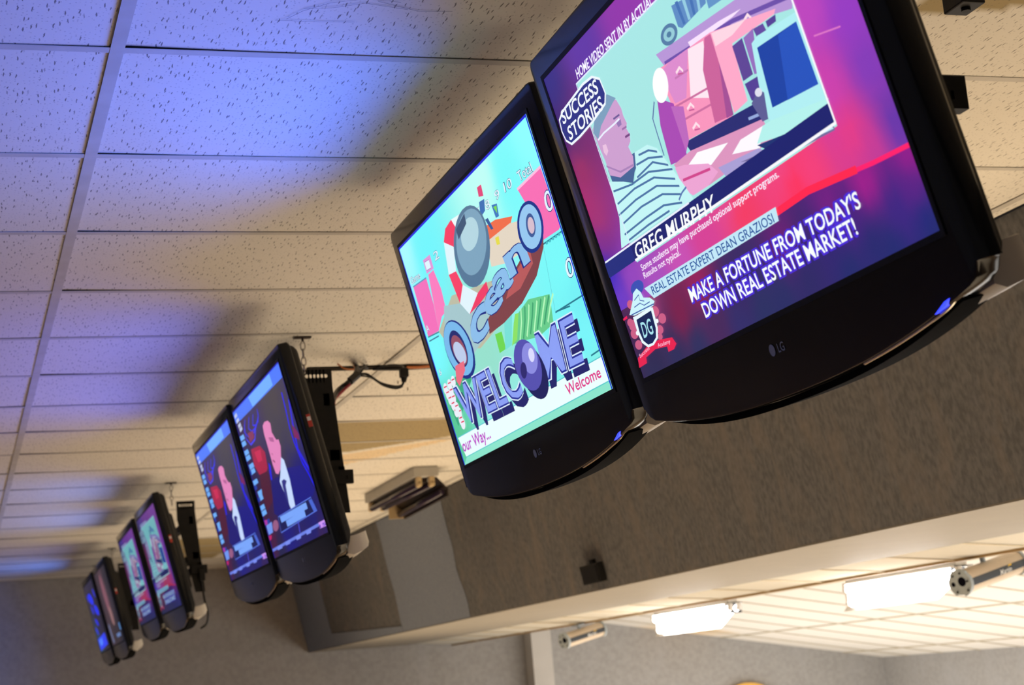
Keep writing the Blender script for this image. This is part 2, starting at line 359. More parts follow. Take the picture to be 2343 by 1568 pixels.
# artwork shown on the screens: coordinates in metres on the panel, origin at its top left corner
PICTURES = {
 'infomercial': [
  ('g',[((0.0137,0.0194),(52,40,125)),((0.1814,0.0068),(95,50,160)),((0.3567,0.0092),(145,50,165)),((0.0076,0.0947),(60,30,110)),((0.0414,0.1289),(110,40,110)),((0.03,0.1634),(160,45,100)),((0.0042,0.2244),(170,45,110)),((0.0296,0.2545),(165,50,115)),((0.0209,0.2976),(130,45,140)),((0.0038,0.3387),(50,40,190)),((0.0121,0.3861),(110,60,200)),((0.0838,0.3736),(150,70,190)),((0.4874,0.0204),(150,55,170)),((0.7569,0.0539),(160,60,180)),((0.8245,0.211),(190,70,190)),((0.8956,0.2456),(150,60,195)),((0.8122,0.3081),(205,65,175)),((0.9017,0.3133),(130,60,185)),((0.8254,0.3688),(232,60,135)),((0.9171,0.3888),(100,55,170)),((0.86,0.3968),(200,60,150)),((0.6973,0.3848),(245,65,125)),((0.6322,0.3526),(240,70,130)),((0.5039,0.376),(245,60,100)),((0.3703,0.391),(215,65,150)),((0.2702,0.392),(200,80,180)),((0.1623,0.393),(170,80,190)),((0.6663,0.3931),(255,50,90)),((0.4604,0.3376),(225,75,150))]),
  ('h',[((0.9212,0.4275),(150,30,140)),((0.8142,0.4321),(165,30,140)),((0.903,0.4697),(95,35,135)),((0.9101,0.5037),(32,42,120)),((0.6913,0.4769),(48,38,112)),((0.6289,0.4782),(48,40,105)),((0.7225,0.4332),(120,30,130)),((0.7874,0.5026),(38,42,110)),((0.5862,0.4488),(110,30,115)),((0.6104,0.5035),(45,42,100)),((0.3022,0.4343),(150,32,90)),((0.2116,0.4614),(125,30,75)),((0.315,0.4983),(70,40,90)),((0.3941,0.5158),(50,45,105)),((0.0668,0.5024),(45,40,80)),((0.0996,0.4214),(165,60,120)),((0.0342,0.4511),(70,35,80)),((0.2352,0.5154),(45,48,95)),((0.9258,0.5238),(35,45,110)),((0.4201,0.4826),(55,40,100)),((0.1509,0.5121),(45,45,90)),((0.0531,0.5181),(45,45,85)),((0.4648,0.5187),(42,48,98)),((0.5357,0.5162),(42,46,100)),((0.72,0.5191),(36,44,108)),((0.8293,0.5192),(34,44,112)),((0.7605,0.4613),(70,35,125)),((0.8658,0.4803),(60,38,130))],[(0.0344,0.4064),(0.1457,0.4119),(0.3232,0.409),(0.4813,0.4047),(0.686,0.4002),(0.8476,0.4148),(0.9365,0.4192)]),
  ('l',(255,35,110),0.006,[(0.1457,0.4119),(0.3222,0.4101),(0.4792,0.4074),(0.6846,0.4022),(0.847,0.4157),(0.9321,0.4199)]),
  ('l',(255,40,80),0.01,[(0.4792,0.4074),(0.6846,0.4022),(0.8063,0.4118)]),
  ('l',(225,120,200),0.002,[(0.878,0.255),(0.8183,0.2436)]),
  ('p',(168,232,228),[(0.1204,0.0515),(0.8007,0.0515),(0.8007,0.3533),(0.1204,0.3533)]),
  ('p',(185,150,215),[(0.4119,0.1126),(0.4417,0.1155),(0.6803,0.136),(0.8129,0.1712),(0.7932,0.1977),(0.5808,0.1469),(0.4252,0.1347)]),
  ('p',(110,80,170),[(0.4293,0.1299),(0.6495,0.1526),(0.8057,0.1809),(0.8015,0.1865),(0.6454,0.1577),(0.4285,0.137)]),
  ('p',(250,228,255),[(0.5144,0.1332),(0.6129,0.1418),(0.6776,0.1504),(0.6507,0.1511),(0.5168,0.1423)]),
  ('p',(95,140,195),[(0.503,0.0747),(0.5345,0.0794),(0.6035,0.096),(0.5972,0.1094),(0.5124,0.1117),(0.5023,0.1056)]),
  ('p',(70,115,180),[(0.5157,0.0748),(0.5248,0.076),(0.5263,0.11),(0.5185,0.1092)]),
  ('p',(150,205,225),[(0.5373,0.0779),(0.5462,0.0792),(0.5439,0.1103),(0.5362,0.1095)]),
  ('p',(70,115,180),[(0.5585,0.081),(0.5673,0.0823),(0.5613,0.1106),(0.5537,0.1098)]),
  ('p',(150,205,225),[(0.5794,0.0841),(0.588,0.0853),(0.5784,0.1109),(0.5709,0.1101)]),
  ('p',(100,150,200),[(0.6023,0.0975),(0.652,0.1046),(0.6548,0.1235),(0.5994,0.1183)]),
  ('e',(85,125,165),(0.4699,0.1043),(0.0272,0.0044),(-0.0062,0.0133),0),
  ('e',(150,205,215),(0.4699,0.1043),(0.0182,0.003),(-0.0036,0.0084),0),
  ('e',(80,125,160),(0.4699,0.1043),(0.0077,0.0013),(-0.0017,0.0037),0),
  ('p',(250,150,190),[(0.4454,0.1359),(0.582,0.1454),(0.5648,0.2593),(0.4149,0.2459),(0.4005,0.1319)]),
  ('p',(222,140,205),[(0.4454,0.1359),(0.5086,0.1402),(0.4575,0.1951),(0.4201,0.1903),(0.406,0.1383)]),
  ('p',(255,232,242),[(0.5079,0.141),(0.5565,0.1475),(0.5355,0.2025),(0.5375,0.2235),(0.4692,0.1993)]),
  ('l',(205,110,160),0.003,[(0.4118,0.1938),(0.5329,0.2057)]),
  ('l',(205,110,160),0.003,[(0.4182,0.2173),(0.5249,0.2272)]),
  ('l',(200,120,180),0.003,[(0.4449,0.1611),(0.4882,0.1646)]),
  ('l',(255,225,235),0.004,[(0.4535,0.1559),(0.4673,0.153),(0.4734,0.1603)]),
  ('l',(200,90,150),0.002,[(0.4569,0.1592),(0.4721,0.1632)]),
  ('l',(255,225,235),0.004,[(0.4498,0.2092),(0.4636,0.2061),(0.4697,0.2132)]),
  ('l',(200,90,150),0.002,[(0.4532,0.2125),(0.4684,0.2161)]),
  ('l',(255,225,235),0.004,[(0.4466,0.2375),(0.4604,0.2342),(0.4665,0.2413)]),
  ('l',(200,90,150),0.002,[(0.45,0.2407),(0.4652,0.2441)]),
  ('l',(255,225,235),0.004,[(0.5906,0.2027),(0.603,0.1998),(0.6084,0.2066)]),
  ('l',(200,90,150),0.002,[(0.5936,0.2058),(0.6072,0.2093)]),
  ('l',(255,225,235),0.004,[(0.5861,0.2428),(0.5984,0.2397),(0.6039,0.2464)]),
  ('l',(200,90,150),0.002,[(0.5891,0.2459),(0.6027,0.2491)]),
  ('l',(255,225,235),0.004,[(0.6776,0.1658),(0.6892,0.1632),(0.6943,0.1698)]),
  ('l',(200,90,150),0.002,[(0.6804,0.1689),(0.6931,0.1724)]),
  ('p',(205,100,155),[(0.5626,0.1458),(0.5849,0.1476),(0.5696,0.259),(0.5125,0.2515),(0.5297,0.18)]),
  ('p',(165,80,150),[(0.5799,0.1827),(0.5818,0.2034),(0.5696,0.259),(0.5484,0.2567)]),
  ('p',(255,170,202),[(0.582,0.1454),(0.757,0.1829),(0.7496,0.1873),(0.6282,0.1794),(0.617,0.2557),(0.5726,0.258)]),
  ('p',(255,215,228),[(0.5849,0.1476),(0.6827,0.166),(0.6354,0.1704),(0.5839,0.1662)]),
  ('p',(95,70,150),[(0.6258,0.1824),(0.6566,0.1827),(0.653,0.2317),(0.6234,0.2306)]),
  ('p',(85,65,150),[(0.6245,0.2349),(0.6652,0.2382),(0.6633,0.2682),(0.6273,0.2594)]),
  ('p',(100,75,160),[(0.6905,0.1835),(0.7174,0.1866),(0.7198,0.197),(0.6928,0.1968)]),
  ('p',(85,65,150),[(0.7254,0.187),(0.7527,0.1886),(0.7488,0.1964),(0.7252,0.1954)]),
  ('p',(150,110,190),[(0.66,0.184),(0.691,0.1827),(0.6675,0.2352),(0.6564,0.233)]),
  ('p',(42,45,115),[(0.4095,0.2462),(0.5648,0.2593),(0.6397,0.2657),(0.6629,0.2797),(0.6391,0.2888),(0.5063,0.2739),(0.4174,0.2615)]),
  ('l',(150,170,220),0.004,[(0.6048,0.277),(0.6324,0.2807)]),
  ('p',(170,75,180),[(0.372,0.1648),(0.416,0.1889),(0.4022,0.2672),(0.3448,0.2598),(0.3536,0.2018)]),
  ('p',(190,105,190),[(0.405,0.1893),(0.4414,0.2021),(0.4244,0.2469),(0.4038,0.2592)]),
  ('l',(90,110,165),0.003,[(0.3592,0.1667),(0.3374,0.1853),(0.3356,0.2066),(0.3336,0.241)]),
  ('e',(255,255,255),(0.3953,0.1537),(0.0253,0.0049),(-0.0115,0.0228),0),
  ('p',(222,150,192),[(0.3534,0.2625),(0.4174,0.2615),(0.6391,0.2888),(0.645,0.3197),(0.4351,0.3196),(0.3686,0.2823)]),
  ('p',(255,252,255),[(0.3693,0.2815),(0.4361,0.2696),(0.5298,0.2858),(0.4633,0.2971)]),
  ('p',(255,250,255),[(0.5301,0.303),(0.5652,0.2934),(0.6332,0.2964),(0.6072,0.319)]),
  ('p',(170,160,215),[(0.48,0.3065),(0.6037,0.3179),(0.6243,0.3304),(0.4987,0.3307)]),
  ('p',(178,240,244),[(0.6752,0.1976),(0.6945,0.1946),(0.7999,0.2041),(0.7964,0.33),(0.6557,0.3002),(0.6496,0.275)]),
  ('p',(30,68,165),[(0.6849,0.2071),(0.7926,0.214),(0.793,0.2962),(0.6717,0.2846)]),
  ('p',(40,84,190),[(0.7426,0.2126),(0.7926,0.214),(0.793,0.2962),(0.7134,0.2889)]),
  ('p',(182,243,238),[(0.658,0.2972),(0.8032,0.318),(0.7935,0.3417),(0.6039,0.312),(0.6332,0.2964)]),
  ('p',(32,52,115),[(0.6027,0.3136),(0.7912,0.3373),(0.7944,0.3456),(0.626,0.328)]),
  ('p',(118,108,158),[(0.5451,0.3189),(0.626,0.328),(0.7944,0.3456),(0.794,0.3563),(0.6688,0.3486)]),
  ('p',(190,235,245),[(0.7282,0.3435),(0.7874,0.345),(0.7921,0.3539),(0.7322,0.3485)]),
  ('p',(95,95,150),[(0.6249,0.2624),(0.6536,0.2532),(0.6646,0.261),(0.6525,0.2934),(0.6367,0.2918)]),
  ('e',(225,225,240),(0.6513,0.2562),(0.0095,0.0015),(-0.0012,0.0054),0),
  ('p',(238,165,212),[(0.3547,0.2672),(0.3869,0.273),(0.4568,0.293),(0.476,0.3114),(0.4351,0.3196),(0.3806,0.3181),(0.3584,0.3007)]),
  ('l',(210,70,140),0.004,[(0.3671,0.2904),(0.4554,0.3008)]),
  ('p',(70,100,150),[(0.1301,0.2015),(0.2428,0.2073),(0.2717,0.2211),(0.2472,0.2222),(0.2207,0.232),(0.2031,0.2448),(0.1711,0.2328),(0.1316,0.2207)]),
  ('p',(196,246,246),[(0.2428,0.2073),(0.2922,0.211),(0.3193,0.2254),(0.3405,0.2584),(0.3655,0.2986),(0.3777,0.3215),(0.3594,0.3247),(0.3149,0.3204),(0.2023,0.3197),(0.0825,0.3197),(0.1127,0.2761),(0.1216,0.2177),(0.1711,0.2328),(0.2047,0.2499),(0.2301,0.2281)]),
  ('l',(75,115,165),0.0032,[(0.2535,0.2152),(0.2905,0.2194),(0.3156,0.2297)]),
  ('l',(75,115,165),0.0032,[(0.2356,0.2253),(0.2822,0.2289),(0.3278,0.2413)]),
  ('l',(75,115,165),0.0032,[(0.2237,0.242),(0.291,0.2384),(0.3362,0.2571)]),
  ('l',(75,115,165),0.0032,[(0.1248,0.2351),(0.1967,0.2452),(0.2668,0.2464),(0.3447,0.2662)]),
  ('l',(75,115,165),0.0032,[(0.1246,0.2561),(0.2014,0.2535),(0.2787,0.259),(0.3431,0.2809)]),
  ('l',(75,115,165),0.0032,[(0.1161,0.2724),(0.1933,0.2693),(0.2786,0.2722),(0.3486,0.2934)]),
  ('l',(75,115,165),0.0032,[(0.121,0.2879),(0.2043,0.2839),(0.2873,0.2882),(0.3441,0.3051)]),
  ('l',(75,115,165),0.0032,[(0.1125,0.3042),(0.2057,0.3025),(0.2796,0.3036),(0.3396,0.3167)]),
  ('l',(75,115,165),0.0032,[(0.1208,0.3159),(0.2071,0.3143),(0.2914,0.3158)]),
  ('l',(90,120,180),0.003,[(0.334,0.3107),(0.3498,0.3046),(0.3683,0.3015)]),
  ('p',(206,160,208),[(0.124,0.1311),(0.1475,0.1203),(0.1853,0.1077),(0.2174,0.1075),(0.2415,0.1218),(0.2483,0.1378),(0.2466,0.1497),(0.2503,0.1623),(0.2425,0.1676),(0.247,0.1793),(0.2415,0.1888),(0.2282,0.1935),(0.2334,0.2111),(0.2247,0.2242),(0.1663,0.2244),(0.1317,0.2102),(0.1319,0.1856),(0.1263,0.1602)]),
  ('p',(125,160,190),[(0.1837,0.1095),(0.2155,0.1027),(0.2416,0.1184),(0.2235,0.1212),(0.1916,0.1284),(0.1589,0.1359),(0.1322,0.1504),(0.1231,0.1356),(0.1425,0.1186)]),
  ('p',(235,195,225),[(0.1405,0.1625),(0.1545,0.1648),(0.1546,0.1765),(0.1428,0.1809),(0.137,0.1732)]),
  ('l',(235,240,255),0.003,[(0.1322,0.1504),(0.1605,0.1481),(0.2042,0.1489),(0.2295,0.1484)]),
  ('l',(110,90,150),0.003,[(0.2106,0.1419),(0.2342,0.1432)]),
  ('l',(120,70,130),0.0035,[(0.2299,0.1781),(0.247,0.1793)]),
  ('l',(160,110,170),0.003,[(0.2279,0.1649),(0.245,0.1661)]),
  ('p',(150,120,180),[(0.2153,0.1504),(0.2342,0.15),(0.2316,0.1582),(0.2176,0.158)]),
  ('l',(170,130,185),0.003,[(0.1302,0.1945),(0.1729,0.2171),(0.2239,0.2217)]),
  ('p',(30,35,110),[(-0.0041,0.3233),(0.8007,0.3233),(0.8007,0.3493),(0.0838,0.3493)]),
  ('p',(35,45,125),[(-0.0041,0.3233),(0.12,0.3233),(0.12,0.3493),(0.0,0.3493)]),
  ('l',(235,240,255),0.003,[(0.004,0.3233),(0.36,0.3233)]),
  ('l',(250,250,255),0.004,[(0.1204,0.3493),(0.8007,0.3493)]),
  ('l',(250,250,255),0.004,[(0.8007,0.3493),(0.8007,0.0515)]),
  ('l',(225,235,255),0.0025,[(0.1204,0.0515),(0.8007,0.0515)]),
  ('l',(225,235,255),0.0025,[(0.1204,0.0515),(0.1204,0.3233)]),
  ('t',(250,252,255),'GREG MURPHY',(0.1255,0.3489),(0.4337,0.355),(0.1324,0.3274),0.038),
  ('t',(250,235,255),'Some students may have purchased optional support programs.',(0.1312,0.37),(0.6311,0.3661),(0.1308,0.3602),0.038),
  ('t',(250,235,255),'Results not typical.',(0.1304,0.3826),(0.2806,0.3818),(0.1302,0.3733),0.038),
  ('p',(195,232,248),[(0.1176,0.3957),(0.5958,0.3978),(0.592,0.4162),(0.1407,0.4174)]),
  ('t',(35,85,160),'REAL ESTATE EXPERT DEAN GRAZIOSI',(0.1424,0.412),(0.5809,0.4147),(0.1417,0.3992),0.018),
  ('t',(75,45,215),"MAKE A FORTUNE FROM TODAY'S",(0.2642,0.4532),(0.7932,0.4554),(0.2649,0.4329),0.3),
  ('t',(75,45,215),'DOWN REAL ESTATE MARKET!',(0.2921,0.4836),(0.7669,0.4821),(0.2905,0.4626),0.3),
  ('t',(250,255,255),"MAKE A FORTUNE FROM TODAY'S",(0.2642,0.4532),(0.7932,0.4554),(0.2649,0.4329),0.038),
  ('t',(250,255,255),'DOWN REAL ESTATE MARKET!',(0.2921,0.4836),(0.7669,0.4821),(0.2905,0.4626),0.038),
  ('t',(195,150,255),'HOME VIDEO SENT IN BY ACTUAL',(0.1316,0.0473),(0.4564,0.0523),(0.1346,0.0329),0.088),
  ('t',(250,250,255),'HOME VIDEO SENT IN BY ACTUAL',(0.1316,0.0473),(0.4564,0.0523),(0.1346,0.0329),0.033),
  ('p',(42,48,130),[(0.0114,0.0761),(0.0356,0.0685),(0.1447,0.0604),(0.1853,0.063),(0.2095,0.0752),(0.2129,0.1001),(0.1998,0.1128),(0.1342,0.1204),(0.0699,0.1238),(0.0282,0.1234),(0.011,0.1116),(0.0066,0.0941)]),
  ('l',(240,248,255),0.004,[(0.0114,0.0761),(0.0356,0.0685),(0.1447,0.0604),(0.1853,0.063),(0.2095,0.0752),(0.2129,0.1001),(0.1998,0.1128),(0.1342,0.1204),(0.0699,0.1238),(0.0282,0.1234),(0.011,0.1116),(0.0066,0.0941),(0.0114,0.0761),(0.0356,0.0685)]),
  ('t',(245,250,255),'SUCCESS',(0.0211,0.0868),(0.192,0.0903),(0.0256,0.0662),0.048),
  ('t',(245,250,255),'STORIES',(0.0262,0.1166),(0.1893,0.1172),(0.0301,0.0959),0.048),
  ('e',(205,95,135),(0.0463,0.4058),(0.0129,0.0011),(-0.0012,0.007),0),
  ('e',(205,95,135),(0.0302,0.4379),(0.0163,0.0016),(-0.0027,0.0087),0),
  ('e',(205,95,135),(0.0248,0.451),(0.0153,0.0014),(-0.0022,0.0082),0),
  ('e',(205,95,135),(0.0265,0.4704),(0.0142,0.0011),(-0.0017,0.0076),0),
  ('e',(205,95,135),(0.1298,0.4367),(0.0142,0.0014),(-0.0021,0.008),0),
  ('e',(205,95,135),(0.1461,0.4519),(0.0141,0.0014),(-0.0021,0.0079),0),
  ('e',(205,95,135),(0.1254,0.4657),(0.0122,0.0009),(-0.0012,0.0069),0),
  ('e',(205,95,135),(0.117,0.4755),(0.0093,0.0001),(0.0002,0.0052),0),
  ('e',(205,95,135),(0.0231,0.4315),(0.0121,0.0008),(-0.0007,0.0065),0),
  ('p',(240,30,90),[(-0.0057,0.4203),(0.0187,0.4186),(0.0178,0.4232),(-0.0051,0.4233)]),
  ('p',(232,35,80),[(0.0067,0.489),(0.0564,0.479),(0.1052,0.4787),(0.1581,0.4854),(0.1662,0.4973),(0.1514,0.5033),(0.1284,0.5032),(0.1301,0.4943),(0.0839,0.4894),(0.0397,0.4945),(0.0352,0.503),(-0.0005,0.5044)]),
  ('t',(255,190,220),'Success',(0.0159,0.4909),(0.0633,0.4851),(0.015,0.4847),0.018),
  ('t',(255,190,220),'Academy',(0.0962,0.4891),(0.1466,0.4921),(0.0979,0.483),0.018),
  ('e',(60,80,180),(0.0932,0.3886),(0.027,0.0007),(-0.0025,0.0111),0),
  ('p',(205,245,252),[(0.061,0.4021),(0.0708,0.3926),(0.0897,0.3889),(0.1007,0.3974),(0.1041,0.4076),(0.1267,0.4129),(0.1398,0.4218),(0.129,0.4273),(0.0479,0.4252),(0.0303,0.42)]),
  ('l',(60,90,170),0.0015,[(0.0673,0.4036),(0.0897,0.3995),(0.0879,0.4084),(0.1023,0.413)]),
  ('l',(60,90,170),0.0015,[(0.0585,0.4134),(0.0844,0.4123),(0.0972,0.4188),(0.1216,0.4187)]),
  ('l',(60,90,170),0.0018,[(0.0383,0.4218),(0.134,0.425)]),
  ('p',(232,250,255),[(0.0409,0.426),(0.0558,0.4269),(0.1149,0.4264),(0.1259,0.4289),(0.1194,0.461),(0.1077,0.4758),(0.084,0.4824),(0.0602,0.4817),(0.0424,0.4702),(0.0381,0.4539)]),
  ('p',(20,35,85),[(0.0505,0.4329),(0.1162,0.4318),(0.1116,0.4604),(0.1015,0.4733),(0.0824,0.4786),(0.0637,0.4777),(0.0503,0.4683),(0.0467,0.4533)]),
  ('t',(170,230,240),'DG',(0.0565,0.4649),(0.0985,0.4657),(0.0603,0.4409),0.038),
  ('e',(245,250,255),(0.0374,0.4525),(0.0062,0.0002),(-0.0005,0.0035),0),
  ('e',(245,250,255),(0.1248,0.4513),(0.0059,0.0002),(-0.0005,0.0034),0),
 ],
 'scoreboard': [
  ('g',[((0.0086,0.01),(165,250,255)),((0.9123,0.0029),(140,255,255)),((0.6218,0.0261),(190,255,245)),((0.7526,0.0606),(120,250,250)),((0.1759,0.0456),(110,245,250)),((0.8708,0.2749),(120,250,250)),((0.8999,0.352),(115,240,245)),((0.0269,0.26),(120,250,255)),((0.3504,0.3304),(150,225,205)),((0.8881,0.4093),(120,245,250)),((0.0062,0.4158),(90,200,150)),((0.3501,0.5212),(150,240,240)),((0.9245,0.518),(150,235,200))]),
  ('p',(244,112,186),[(0.0168,0.0989),(0.1229,0.1047),(0.119,0.1671),(0.0994,0.2244),(0.0158,0.2191),(0.0128,0.1673)]),
  ('p',(250,125,190),[(0.1435,0.1028),(0.1861,0.1026),(0.1986,0.1488),(0.1889,0.1989),(0.1489,0.202),(0.0994,0.2244)]),
  ('p',(225,150,215),[(0.1369,0.0669),(0.1931,0.0686),(0.1913,0.1006),(0.1358,0.0987)]),
  ('l',(90,150,190),0.003,[(0.0168,0.0989),(0.1229,0.1047)]),
  ('l',(70,130,150),0.003,[(0.0146,0.2201),(0.1,0.2267)]),
  ('l',(60,120,150),0.003,[(0.0138,0.2298),(0.0889,0.2339)]),
  ('p',(248,110,180),[(0.7835,0.1004),(0.918,0.0989),(0.9243,0.2151),(0.9116,0.2183),(0.8292,0.2147),(0.8212,0.1725)]),
  ('l',(255,190,225),0.005,[(0.7835,0.1004),(0.918,0.0989)]),
  ('l',(40,120,140),0.003,[(0.8233,0.2212),(0.9348,0.225)]),
  ('l',(40,120,140),0.003,[(0.7804,0.3445),(0.9324,0.347)]),
  ('l',(40,120,140),0.003,[(0.7866,0.344),(0.8548,0.3501)]),
  ('l',(40,120,140),0.003,[(0.8802,0.4508),(0.9256,0.4494)]),
  ('l',(90,190,200),0.0015,[(0.8194,0.2255),(0.7804,0.3445)]),
  ('e',(70,190,200),(0.8414,0.2239),(0.0062,-0.0001),(-0.0004,0.0027),0),
  ('e',(70,190,200),(0.8582,0.2244),(0.0061,0.0),(-0.0004,0.0027),0),
  ('e',(70,190,200),(0.8749,0.2249),(0.006,0.0),(-0.0004,0.0027),0),
  ('e',(70,190,200),(0.8914,0.2254),(0.006,0.0),(-0.0004,0.0027),0),
  ('e',(70,190,200),(0.9077,0.2259),(0.006,0.0),(-0.0004,0.0027),0),
  ('e',(70,190,200),(0.9239,0.2264),(0.0059,-0.0001),(-0.0004,0.0026),0),
  ('t',(30,55,120),'1',(0.1431,0.092),(0.1756,0.0943),(0.1441,0.0744),0.108),
  ('t',(225,245,255),'1',(0.1431,0.092),(0.1756,0.0943),(0.1441,0.0744),0.018),
  ('t',(30,55,120),'2',(0.2135,0.0898),(0.249,0.091),(0.2167,0.0717),0.108),
  ('t',(225,245,255),'2',(0.2135,0.0898),(0.249,0.091),(0.2167,0.0717),0.018),
  ('t',(30,55,120),'7',(0.5407,0.0818),(0.5645,0.0831),(0.5416,0.0685),0.108),
  ('t',(225,245,255),'7',(0.5407,0.0818),(0.5645,0.0831),(0.5416,0.0685),0.018),
  ('t',(30,55,120),'8',(0.5973,0.0872),(0.6265,0.0884),(0.5992,0.0706),0.108),
  ('t',(225,245,255),'8',(0.5973,0.0872),(0.6265,0.0884),(0.5992,0.0706),0.018),
  ('t',(30,55,120),'9',(0.6621,0.086),(0.6902,0.0872),(0.6649,0.07),0.108),
  ('t',(225,245,255),'9',(0.6621,0.086),(0.6902,0.0872),(0.6649,0.07),0.018),
  ('t',(30,55,120),'10',(0.7192,0.0869),(0.7651,0.0885),(0.7233,0.0697),0.108),
  ('t',(225,245,255),'10',(0.7192,0.0869),(0.7651,0.0885),(0.7233,0.0697),0.018),
  ('t',(30,55,120),'Game',(0.01,0.0919),(0.0866,0.0952),(0.0108,0.0767),0.108),
  ('t',(225,245,255),'Game',(0.01,0.0919),(0.0866,0.0952),(0.0108,0.0767),0.018),
  ('t',(30,55,120),'Total',(0.8061,0.0916),(0.8822,0.0954),(0.8028,0.0732),0.108),
  ('t',(225,245,255),'Total',(0.8061,0.0916),(0.8822,0.0954),(0.8028,0.0732),0.018),
  ('t',(30,55,120),'0',(0.8836,0.1776),(0.924,0.1803),(0.8921,0.1426),0.108),
  ('t',(225,245,255),'0',(0.8836,0.1776),(0.924,0.1803),(0.8921,0.1426),0.018),
  ('t',(30,55,120),'0',(0.883,0.3054),(0.9228,0.3061),(0.8922,0.273),0.108),
  ('t',(225,245,255),'0',(0.883,0.3054),(0.9228,0.3061),(0.8922,0.273),0.018),
  ('t',(30,55,120),'A',(0.0179,0.21),(0.0392,0.2092),(0.0188,0.1949),0.108),
  ('t',(225,245,255),'A',(0.0179,0.21),(0.0392,0.2092),(0.0188,0.1949),0.018),
  ('t',(30,55,120),'5',(0.016,0.3121),(0.0321,0.3129),(0.018,0.2997),0.108),
  ('t',(225,245,255),'5',(0.016,0.3121),(0.0321,0.3129),(0.018,0.2997),0.018),
  ('p',(190,190,165),[(0.1,0.2267),(0.2529,0.1793),(0.5322,0.2147),(0.5144,0.295),(0.3306,0.3159),(0.1478,0.279)]),
  ('p',(165,200,205),[(0.1844,0.1859),(0.4919,0.2441),(0.4438,0.293),(0.3231,0.3096),(0.236,0.3268),(0.1076,0.2681)]),
  ('p',(105,205,140),[(0.5932,0.3028),(0.6705,0.2914),(0.781,0.3083),(0.7566,0.3606),(0.6655,0.3664),(0.5778,0.3549),(0.5146,0.3492)]),
  ('l',(185,250,190),0.005,[(0.5638,0.3517),(0.601,0.3213),(0.6189,0.2979)]),
  ('l',(60,160,110),0.005,[(0.5858,0.3517),(0.6228,0.322),(0.6421,0.2997)]),
  ('l',(185,250,190),0.005,[(0.6076,0.3516),(0.6444,0.3228),(0.6651,0.3015)]),
  ('l',(60,160,110),0.005,[(0.6291,0.3516),(0.6657,0.3235),(0.6877,0.3033)]),
  ('l',(185,250,190),0.005,[(0.6503,0.3515),(0.6868,0.3242),(0.7101,0.305)]),
  ('l',(60,160,110),0.005,[(0.6713,0.3514),(0.7076,0.3249),(0.7322,0.3067)]),
  ('l',(185,250,190),0.005,[(0.692,0.3514),(0.7282,0.3256),(0.754,0.3084)]),
  ('l',(60,160,110),0.005,[(0.7125,0.3513),(0.7486,0.3263),(0.7755,0.3101)]),
  ('l',(185,250,190),0.005,[(0.7328,0.3513),(0.7687,0.3269),(0.7968,0.3118)]),
  ('p',(110,215,80),[(0.4384,0.3097),(0.4805,0.313),(0.4752,0.349),(0.4329,0.3489)]),
  ('p',(140,225,100),[(0.5124,0.3515),(0.5585,0.3141),(0.5808,0.2998),(0.6009,0.3019),(0.5506,0.3459)]),
  ('p',(120,225,215),[(0.5139,0.2951),(0.5654,0.2961),(0.5146,0.3492),(0.4692,0.3505)]),
  ('p',(60,170,130),[(0.0689,0.3356),(0.2747,0.338),(0.0383,0.4373),(0.0223,0.39)]),
  ('p',(240,110,70),[(0.5375,0.1099),(0.6294,0.1158),(0.7203,0.1353),(0.6877,0.1516),(0.5551,0.142)]),
  ('p',(228,215,195),[(0.5455,0.1393),(0.6961,0.1429),(0.7625,0.1551),(0.7564,0.2079),(0.6156,0.2025),(0.5339,0.1882)]),
  ('p',(128,66,70),[(0.7756,0.1988),(0.8452,0.1973),(0.8218,0.2262),(0.7476,0.2636),(0.6353,0.2901),(0.5083,0.3013),(0.4086,0.3023),(0.4244,0.2736),(0.6081,0.2345)]),
  ('p',(185,90,90),[(0.7537,0.2108),(0.7493,0.2386),(0.6489,0.2637),(0.557,0.2632),(0.6174,0.2369)]),
  ('p',(225,70,120),[(0.5878,0.0352),(0.6135,0.0368),(0.6082,0.0592),(0.5819,0.0534)]),
  ('p',(60,110,180),[(0.5756,0.0622),(0.607,0.0653),(0.5926,0.0858),(0.557,0.0905)]),
  ('p',(60,120,190),[(0.634,0.0869),(0.6642,0.0923),(0.6552,0.1159),(0.6368,0.1142)]),
  ('p',(50,90,150),[(0.5779,0.1006),(0.595,0.1018),(0.6075,0.1283),(0.5929,0.126)]),
  ('p',(230,220,70),[(0.6004,0.1453),(0.6219,0.1476),(0.6163,0.1631),(0.5981,0.1598)]),
  ('p',(120,220,80),[(0.6403,0.0926),(0.6595,0.0947),(0.6504,0.1088)]),
  ('p',(245,60,95),[(0.3058,0.0717),(0.3397,0.0506),(0.3902,0.0451),(0.4069,0.0721),(0.357,0.0962)]),
  ('p',(225,245,250),[(0.3058,0.0717),(0.357,0.0962),(0.3262,0.1427),(0.2756,0.1376)]),
  ('p',(245,65,100),[(0.2756,0.1376),(0.3262,0.1427),(0.3412,0.1771),(0.2908,0.206)]),
  ('p',(225,245,252),[(0.2908,0.206),(0.3412,0.1771),(0.4139,0.2137),(0.3284,0.2395)]),
  ('p',(240,60,100),[(0.3284,0.2395),(0.4139,0.2137),(0.482,0.2055),(0.479,0.2262),(0.4119,0.235)]),
  ('p',(235,250,250),[(0.3902,0.0451),(0.4561,0.0507),(0.4716,0.0612),(0.4069,0.0721)]),
  ('e',(85,120,150),(0.4588,0.1247),(0.1186,-0.0051),(-0.0137,0.0772),0),
  ('e',(125,165,190),(0.4646,0.1165),(0.1015,-0.004),(-0.0143,0.0611),0),
  ('e',(180,215,225),(0.4706,0.1004),(0.0599,-0.0022),(-0.0048,0.0302),0),
  ('p',(60,85,115),[(0.4017,0.0706),(0.4763,0.0567),(0.4712,0.0769),(0.3996,0.0921)]),
